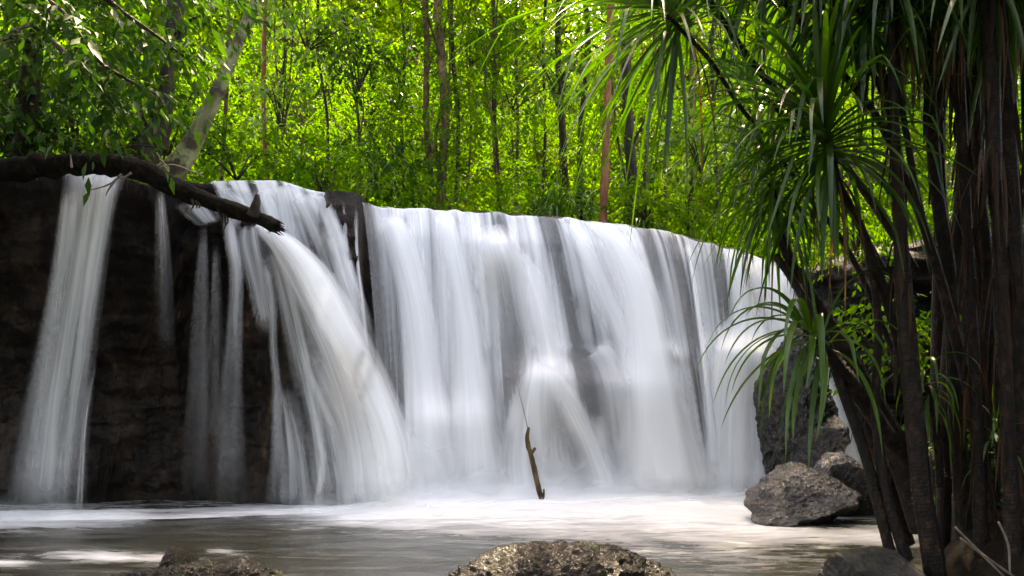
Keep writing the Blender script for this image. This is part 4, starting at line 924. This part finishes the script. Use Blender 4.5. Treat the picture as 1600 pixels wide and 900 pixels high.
# hanging withered leaves caught among the stems
def hanging(label, px, py, Y, n, L, seed, spread=.06):
    rng = np.random.default_rng(seed); c = P(px, py, Y); base = c + rng.normal(size=(n, 3)) * [spread, spread, .04]; d = rng.normal(size=(n, 3)) * [.35, .3, .2] + [0, -.05, -.9]
    V, Fq, uv, r = straps(base, d, L * rng.uniform(.5, 1.1, n), rng.uniform(.008, .018, n), .9, rng, 10, .5)
    b = MB(); b.add(V - c, Fq, uv, r); o = b.build('withered_leaves', M['dead'], None); o.location = [float(v) for v in c]; tag(o, label, 'dead leaves')
hanging('orange brown withered leaves hanging inside the dark clump near the top', 1436, 70, 4.15, 12, .34, 1)
hanging('brown withered leaf bundle hung at the right top of the clump', 1585, 60, 3.95, 12, .36, 2)
hanging('pale brown dead leaves draped over the middle stems', 1498, 40, 4.1, 14, .5, 3)
hanging('long brown dead leaves hanging below the middle crown', 1278, 300, 4.5, 6, .5, 4, .04)
hanging('brown dead leaves down the right brown stem', 1552, 230, 3.9, 8, .45, 5, .03)
for lab, q in (('longest thin tan dead stalk slanting to the bottom right corner', [(1492, 823), (1530, 862), (1568, 900)]), ('upright curved dead stalk near the bottom right corner', [(1560, 815), (1575, 850), (1578, 895)]), ('flatter dead stalk crossing under the slanting one at the bottom right', [(1500, 840), (1540, 870), (1590, 905)])):
    o_ = P(q[0][0], q[0][1], 3.7); V, Fq, uv = tube_arr([P(x, y, 3.7) - o_ for x, y in q], [.005, .006, .005], 6, 14)
    b = MB(); b.add(V, Fq, uv); o = b.build('dead_stalk', M['twig']); o.location = [float(v) for v in o_]; tag(o, lab, 'stalk')

# grassy tufts behind the lip
def tuft(label, px, py, Y, n, L, W, seed, mat='strap_bright'):
    c = P(px, py, Y); rng = np.random.default_rng(seed); d, e = rosette_dirs(rng, n, (0, -.1, 1), 5, 75)
    base = np.zeros((n, 3)) + d * .04; V, Fq, uv, r = straps(base, d, L * rng.uniform(.6, 1.1, n), np.full(n, W), .9, rng, 10)
    b = MB(); b.add(V, Fq, uv, r); o = b.build('grassy_plant', M[mat], None); o.location = [float(v) for v in c]; tag(o, label, 'plant')
tuft('bright grassy tuft at the lip before the dark trunks', 870, 340, 12.0, 46, .95, .035, 1)
tuft('smaller grassy tuft left of the bright one at the lip', 838, 338, 12.2, 30, .7, .03, 2)
tuft('spiky palm-like plant high among the left background leaves', 622, 175, 14.0, 40, 1.0, .04, 3)
tuft('grassy tuft behind the upper ledge', 470, 275, 11.6, 40, .9, .035, 4)
tuft('broad tuft of grass left of the straight dark trunk', 590, 300, 12.0, 46, .9, .03, 5)
tuft('low grassy tuft right of the leaning red trunk', 1000, 352, 12.2, 40, .7, .04, 6)

# ------------------------------------------------------------------ left bank trees
def arr_tree(name, label, pts, rads, bark, branches, seed, leafm, leaf=.11, K=10, rough=.14, extra=None):
    q = [P(*p) for p in pts]; root = thing(name, label, 'tree', q[0]); o = q[0]
    b = MB(); V, Fq, uv = tube_arr(q, [r / F * p[2] for r, p in zip(rads, pts)], 16, 110, rough=rough, seed=seed, rf=4); b.add(V, Fq, uv); b.build('trunk', M[bark], root, o)
    rng = np.random.default_rng(seed); parts = []
    for br in branches:
        b = MB(); bp = [P(*p) for p in br]; V, Fq, uv = tube_arr(bp, np.linspace(.03, .006, len(bp)), 7, 30, rough=.1, seed=seed); b.add(V, Fq, uv); b.build('branch', M['bark_dark'], root, o)
        c = crom(np.array(bp), 40)
        for s in np.linspace(.25, 1, K):
            i = min(int(s * 39), 38); p0 = c[i]; d = c[i + 1] - c[i]; d /= np.linalg.norm(d)
            dd = d[None] * .6 + rng.normal(size=(2, 3)) * [.7, .5, .35]; parts.append(sprays(np.repeat(p0[None], 2, 0), dd, rng.uniform(.3, .6, 2), 9, leaf, rng, aspect=.45))
    for (px, py, Y, rx, rz, k) in (extra or []):
        parts.append(blob_sprays(rng, k, P(px, py, Y), (rx, rx, rz), size=leaf, nl=14, length=.42, aspect=.45))
    if parts: leafmesh('crown', parts, M[leafm], root, o)
    return root
arr_tree('pale_tree', 'pale blotched tree leaning right above the left ledge',
         [(262, 275, 9.6), (288, 245, 9.6), (318, 190, 9.6), (345, 130, 9.6), (372, 65, 9.6), (400, 0, 9.6), (425, -80, 9.6), (440, -160, 9.6)], [22, 16, 12.5, 10.5, 9, 8, 7, 6], 'bark_pale',
         [[(425, -80, 9.6), (460, -60, 9.3), (500, -20, 9.2)], [(420, -70, 9.6), (380, -110, 9.4), (330, -120, 9.2)]], 61, 'leaf', .10, 8, .10, [(470, -170, 9.6, .7, .4, 24)])
arr_tree('dark_tree', 'dark twisted tree with buttress root left of the pale leaning one',
         [(205, 262, 9.2), (232, 228, 9.2), (252, 195, 9.2), (258, 150, 9.2), (263, 95, 9.2), (272, 40, 9.2), (278, -60, 9.2)], [30, 22, 17, 12, 10, 12, 11], 'bark_dark',
         [[(240, 215, 9.2), (222, 180, 9.1), (218, 130, 9.0), (214, 90, 9.0)], [(262, 100, 9.2), (240, 60, 9.0), (200, 30, 8.8)], [(268, 60, 9.2), (300, 30, 9.0), (350, 25, 8.9)]], 62, 'leaf', .10, 8, .22)
arr_tree('brown_tree', 'brown trunk at the top edge behind the dark twisted tree',
         [(250, 240, 10.6), (262, 140, 10.6), (275, 50, 10.6), (285, -60, 10.6)], [11, 10, 10, 9], 'bark', [], 63, 'leaf')
arr_tree('broadleaf_tree', 'broadleaf tree overhanging the pool from the upper left corner',
         [(30, 275, 8.9), (44, 200, 8.8), (50, 90, 8.6), (70, -20, 8.3), (100, -150, 7.9)], [19, 16, 14, 13, 12], 'bark_dark',
         [[(80, -10, 7.5), (130, 40, 6.6), (150, 90, 6.3), (200, 125, 6.1), (250, 150, 6.0)],
          [(76, 60, 7.6), (110, 90, 6.8), (140, 120, 6.3), (180, 165, 6.1)],
          [(90, -20, 7.5), (150, -10, 6.5), (200, 25, 6.2), (250, 60, 6.0), (290, 90, 6.0)],
          [(76, 30, 7.6), (40, 40, 6.8), (10, 60, 6.4), (-40, 70, 6.2)],
          [(100, -60, 7.5), (180, -60, 6.4), (240, -40, 6.0), (300, -20, 5.8)],
          [(100, -60, 7.5), (60, -20, 6.2), (100, 20, 5.6), (130, 60, 5.5)]], 64, 'leaf_dark', .11, 13, .14,
         [(60, 60, 8.6, .9, .6, 60), (160, 10, 10.0, 1.0, .5, 50), (-60, 130, 8.2, .9, .7, 50), (240, -40, 7.4, 1.0, .5, 50), (120, -90, 9.6, 1.5, .6, 130), (300, -120, 9.9, 1.2, .5, 70), (-60, -40, 9.4, 1.5, .8, 100), (40, 150, 9.2, .6, .4, 40), (130, 120, 10.2, .8, .5, 40)])  # high out-of-view clumps added to shade the fallen log
M['leaf_broad'] = mat_leaf('broad_pale_leaf', [(0, (.05, .12, .02)), (.5, (.09, .17, .035)), (1, (.17, .24, .07))], (1.3, 1.5, .5), .45, .45, .3)
def shrub(label, px, py, Y, rx, rz, k, seed, leafm='leaf_dark', size=.10):
    c = P(px, py, Y); rng = np.random.default_rng(seed); root = thing('shrub', label, 'shrub', c)
    ends = c + rng.normal(size=(7, 3)) * [rx * .6, rx * .5, rz * .4] + [0, 0, rz * .3]
    for e in ends:
        V, Fq, uv = tube_arr([c - [0, 0, rz * .8], (c + e) / 2 + rng.normal(size=3) * .04, e], [.014, .01, .004], 6, 14); b = MB(); b.add(V, Fq, uv); b.build('stem', M['bark_dark'], root, c)
    leafmesh('foliage', [blob_sprays(rng, k, c, (rx, rx * .8, rz), size=size, nl=9, length=.35)], M[leafm], root, c)
shrub('dark leafy shrub at the left edge above the log', 10, 195, 9.0, .5, .45, 70, 1)
shrub('dark shrub between the left edge and the twisted tree', 120, 205, 8.9, .6, .45, 90, 2)
shrub('small mossy green shrub behind the log near the twisted root', 150, 235, 8.6, .4, .18, 50, 3, 'leaf', .07)
shrub('leafy shrub between the twisted tree and the pale leaning one', 255, 205, 10.4, .6, .7, 90, 4, 'leaf', .09)
shrub('green shrub right of the foot of the pale leaning tree', 370, 235, 10.6, .7, .5, 90, 5, 'leaf', .09)
shrub('leafy shrub behind the brown rock outcrop', 500, 265, 11.4, .7, .4, 90, 6, 'leaf', .08)
shrub('light green seedling shrub at the lip right of the red trunk', 1010, 318, 12.0, .45, .35, 50, 7, 'leaf', .11)
shrub('small shrub at the lip below the pandanus crown', 1075, 335, 12.2, .5, .3, 60, 8, 'leaf', .10)
shrub('green shrub on the rocky right bank behind the stems', 1340, 365, 9.8, .5, .35, 60, 9, 'leaf', .09)
shrub('yellow green shrub higher on the right bank', 1270, 330, 11.6, .6, .35, 60, 10, 'leaf', .09)
shrub('low green shrub on the right bank beside the clump', 1385, 520, 8.2, .45, .45, 60, 11, 'leaf', .09)
shrub('green shrub at the far right behind the stems', 1590, 330, 8.4, .6, .6, 70, 12, 'leaf', .09)

# ------------------------------------------------------------------ unseen trees added to block skylight from both sides and behind the camera
def added_shade_tree(label, x, y, z, h, seed, rad=2.6, low=.62, leafm='leaf_dark'):
    rng = np.random.default_rng(seed); root = thing('added_shade_tree', label, 'tree', (x, y, z)); pts = [(0, 0, -.3), (rng.normal() * .1, .1, h * .4), (rng.normal() * .3, -.1, h * .75), (rng.normal() * .3, .1, h)]
    b = MB(); V, Fq, uv = tube_arr(pts, [.22, .17, .13, .06], 12, 40, rough=.15, seed=seed, rf=4); b.add(V, Fq, uv)
    parts = []
    for k in range(16):
        a = rng.random() * 6.28; r = rad * rng.uniform(.2, 1); c = np.array([math.cos(a) * r, math.sin(a) * r, h * rng.uniform(low, 1.05)])
        s0 = np.array([0, 0, h * .55]); V, Fq, uv = tube_arr([s0, (s0 + c) / 2, c], [.06, .04, .01], 6, 12); b.add(V, Fq, uv)
        parts.append(blob_sprays(rng, 42, c, (1.0, 1.0, .5), size=.20, nl=12, length=.8))
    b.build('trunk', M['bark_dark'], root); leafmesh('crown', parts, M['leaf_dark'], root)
    return root
for k, (x, y, z, h) in enumerate([(4.6, 4.2, .9, 6.2), (5.5, 7.6, 1.6, 6.5), (5.2, .6, .6, 6.5), (4.4, -3.0, 0, 7), (8.0, 3.2, 1.6, 7), (2.2, -3.2, -.3, 6.5), (7.0, -2.0, 0, 7), (3.3, 1.5, .2, 6)]):
    tag(added_shade_tree('unseen tree added beyond the right edge to shade the pandanus clump', x, y, z, h, 700 + k), group='shade trees added beyond the right edge')
for k, (x, y, z, h) in enumerate([(-6.2, 5.0, -.2, 7.5), (-5.4, 1.4, -.3, 7.5), (-7.6, 7.8, 3.0, 5), (-8.8, 4.0, 0, 8), (-4.6, -2.2, -.3, 7)]):
    tag(added_shade_tree('unseen tree added beyond the left edge to shade the dark hollow', x, y, z, h, 720 + k), group='shade trees added beyond the left edge')
for k, x in enumerate([-10.5, -7, -4.2, 4.4, 7, 9.8]):
    tag(added_shade_tree('unseen bushy tree added behind the viewpoint to block low sky and darken reflections', x, -8 - .6 * (k % 3), -.4, 6.2, 740 + k, 2.5, .12), group='light-blocking trees added behind the viewpoint')

for k, (lab, px, py, Y, rx, rz, n_, lf, sz) in enumerate([
    ('broad leaved bush with pale leaves high between the dark trunks', 870, 120, 13.2, .6, .4, 34, 'leaf_broad', .15),
    ('broad pale leaved bush halfway up left of the grassy tufts', 800, 150, 13.8, .5, .35, 24, 'leaf_broad', .13),
    ('pale leaved bush above the upper ledge near the reddish stem', 440, 160, 12.0, .5, .55, 34, 'leaf_broad', .11),
    ('wide leaved bush at the top left of the background', 480, 40, 12.6, .9, .5, 50, 'leaf_broad', .12),
    ('large leaved bush under the drooping pandanus crown', 1095, 225, 13.0, .6, .6, 40, 'leaf_broad', .17),
    ('dark leafy bush low between the knobbly trunk and the rock outcrop', 600, 262, 12.4, .8, .45, 70, 'leaf_dark', .12),
    ('dark leafy bush at the lip right of the straight dark trunk', 905, 318, 12.6, .7, .35, 60, 'leaf_dark', .11),
    ('drooping dark green bush over the left background', 560, 90, 13.4, .9, .7, 70, 'leaf_dark', .13),
    ('dark leafy bush high in the middle of the background', 735, 60, 14.0, 1.0, .6, 80, 'leaf_dark', .13)]):
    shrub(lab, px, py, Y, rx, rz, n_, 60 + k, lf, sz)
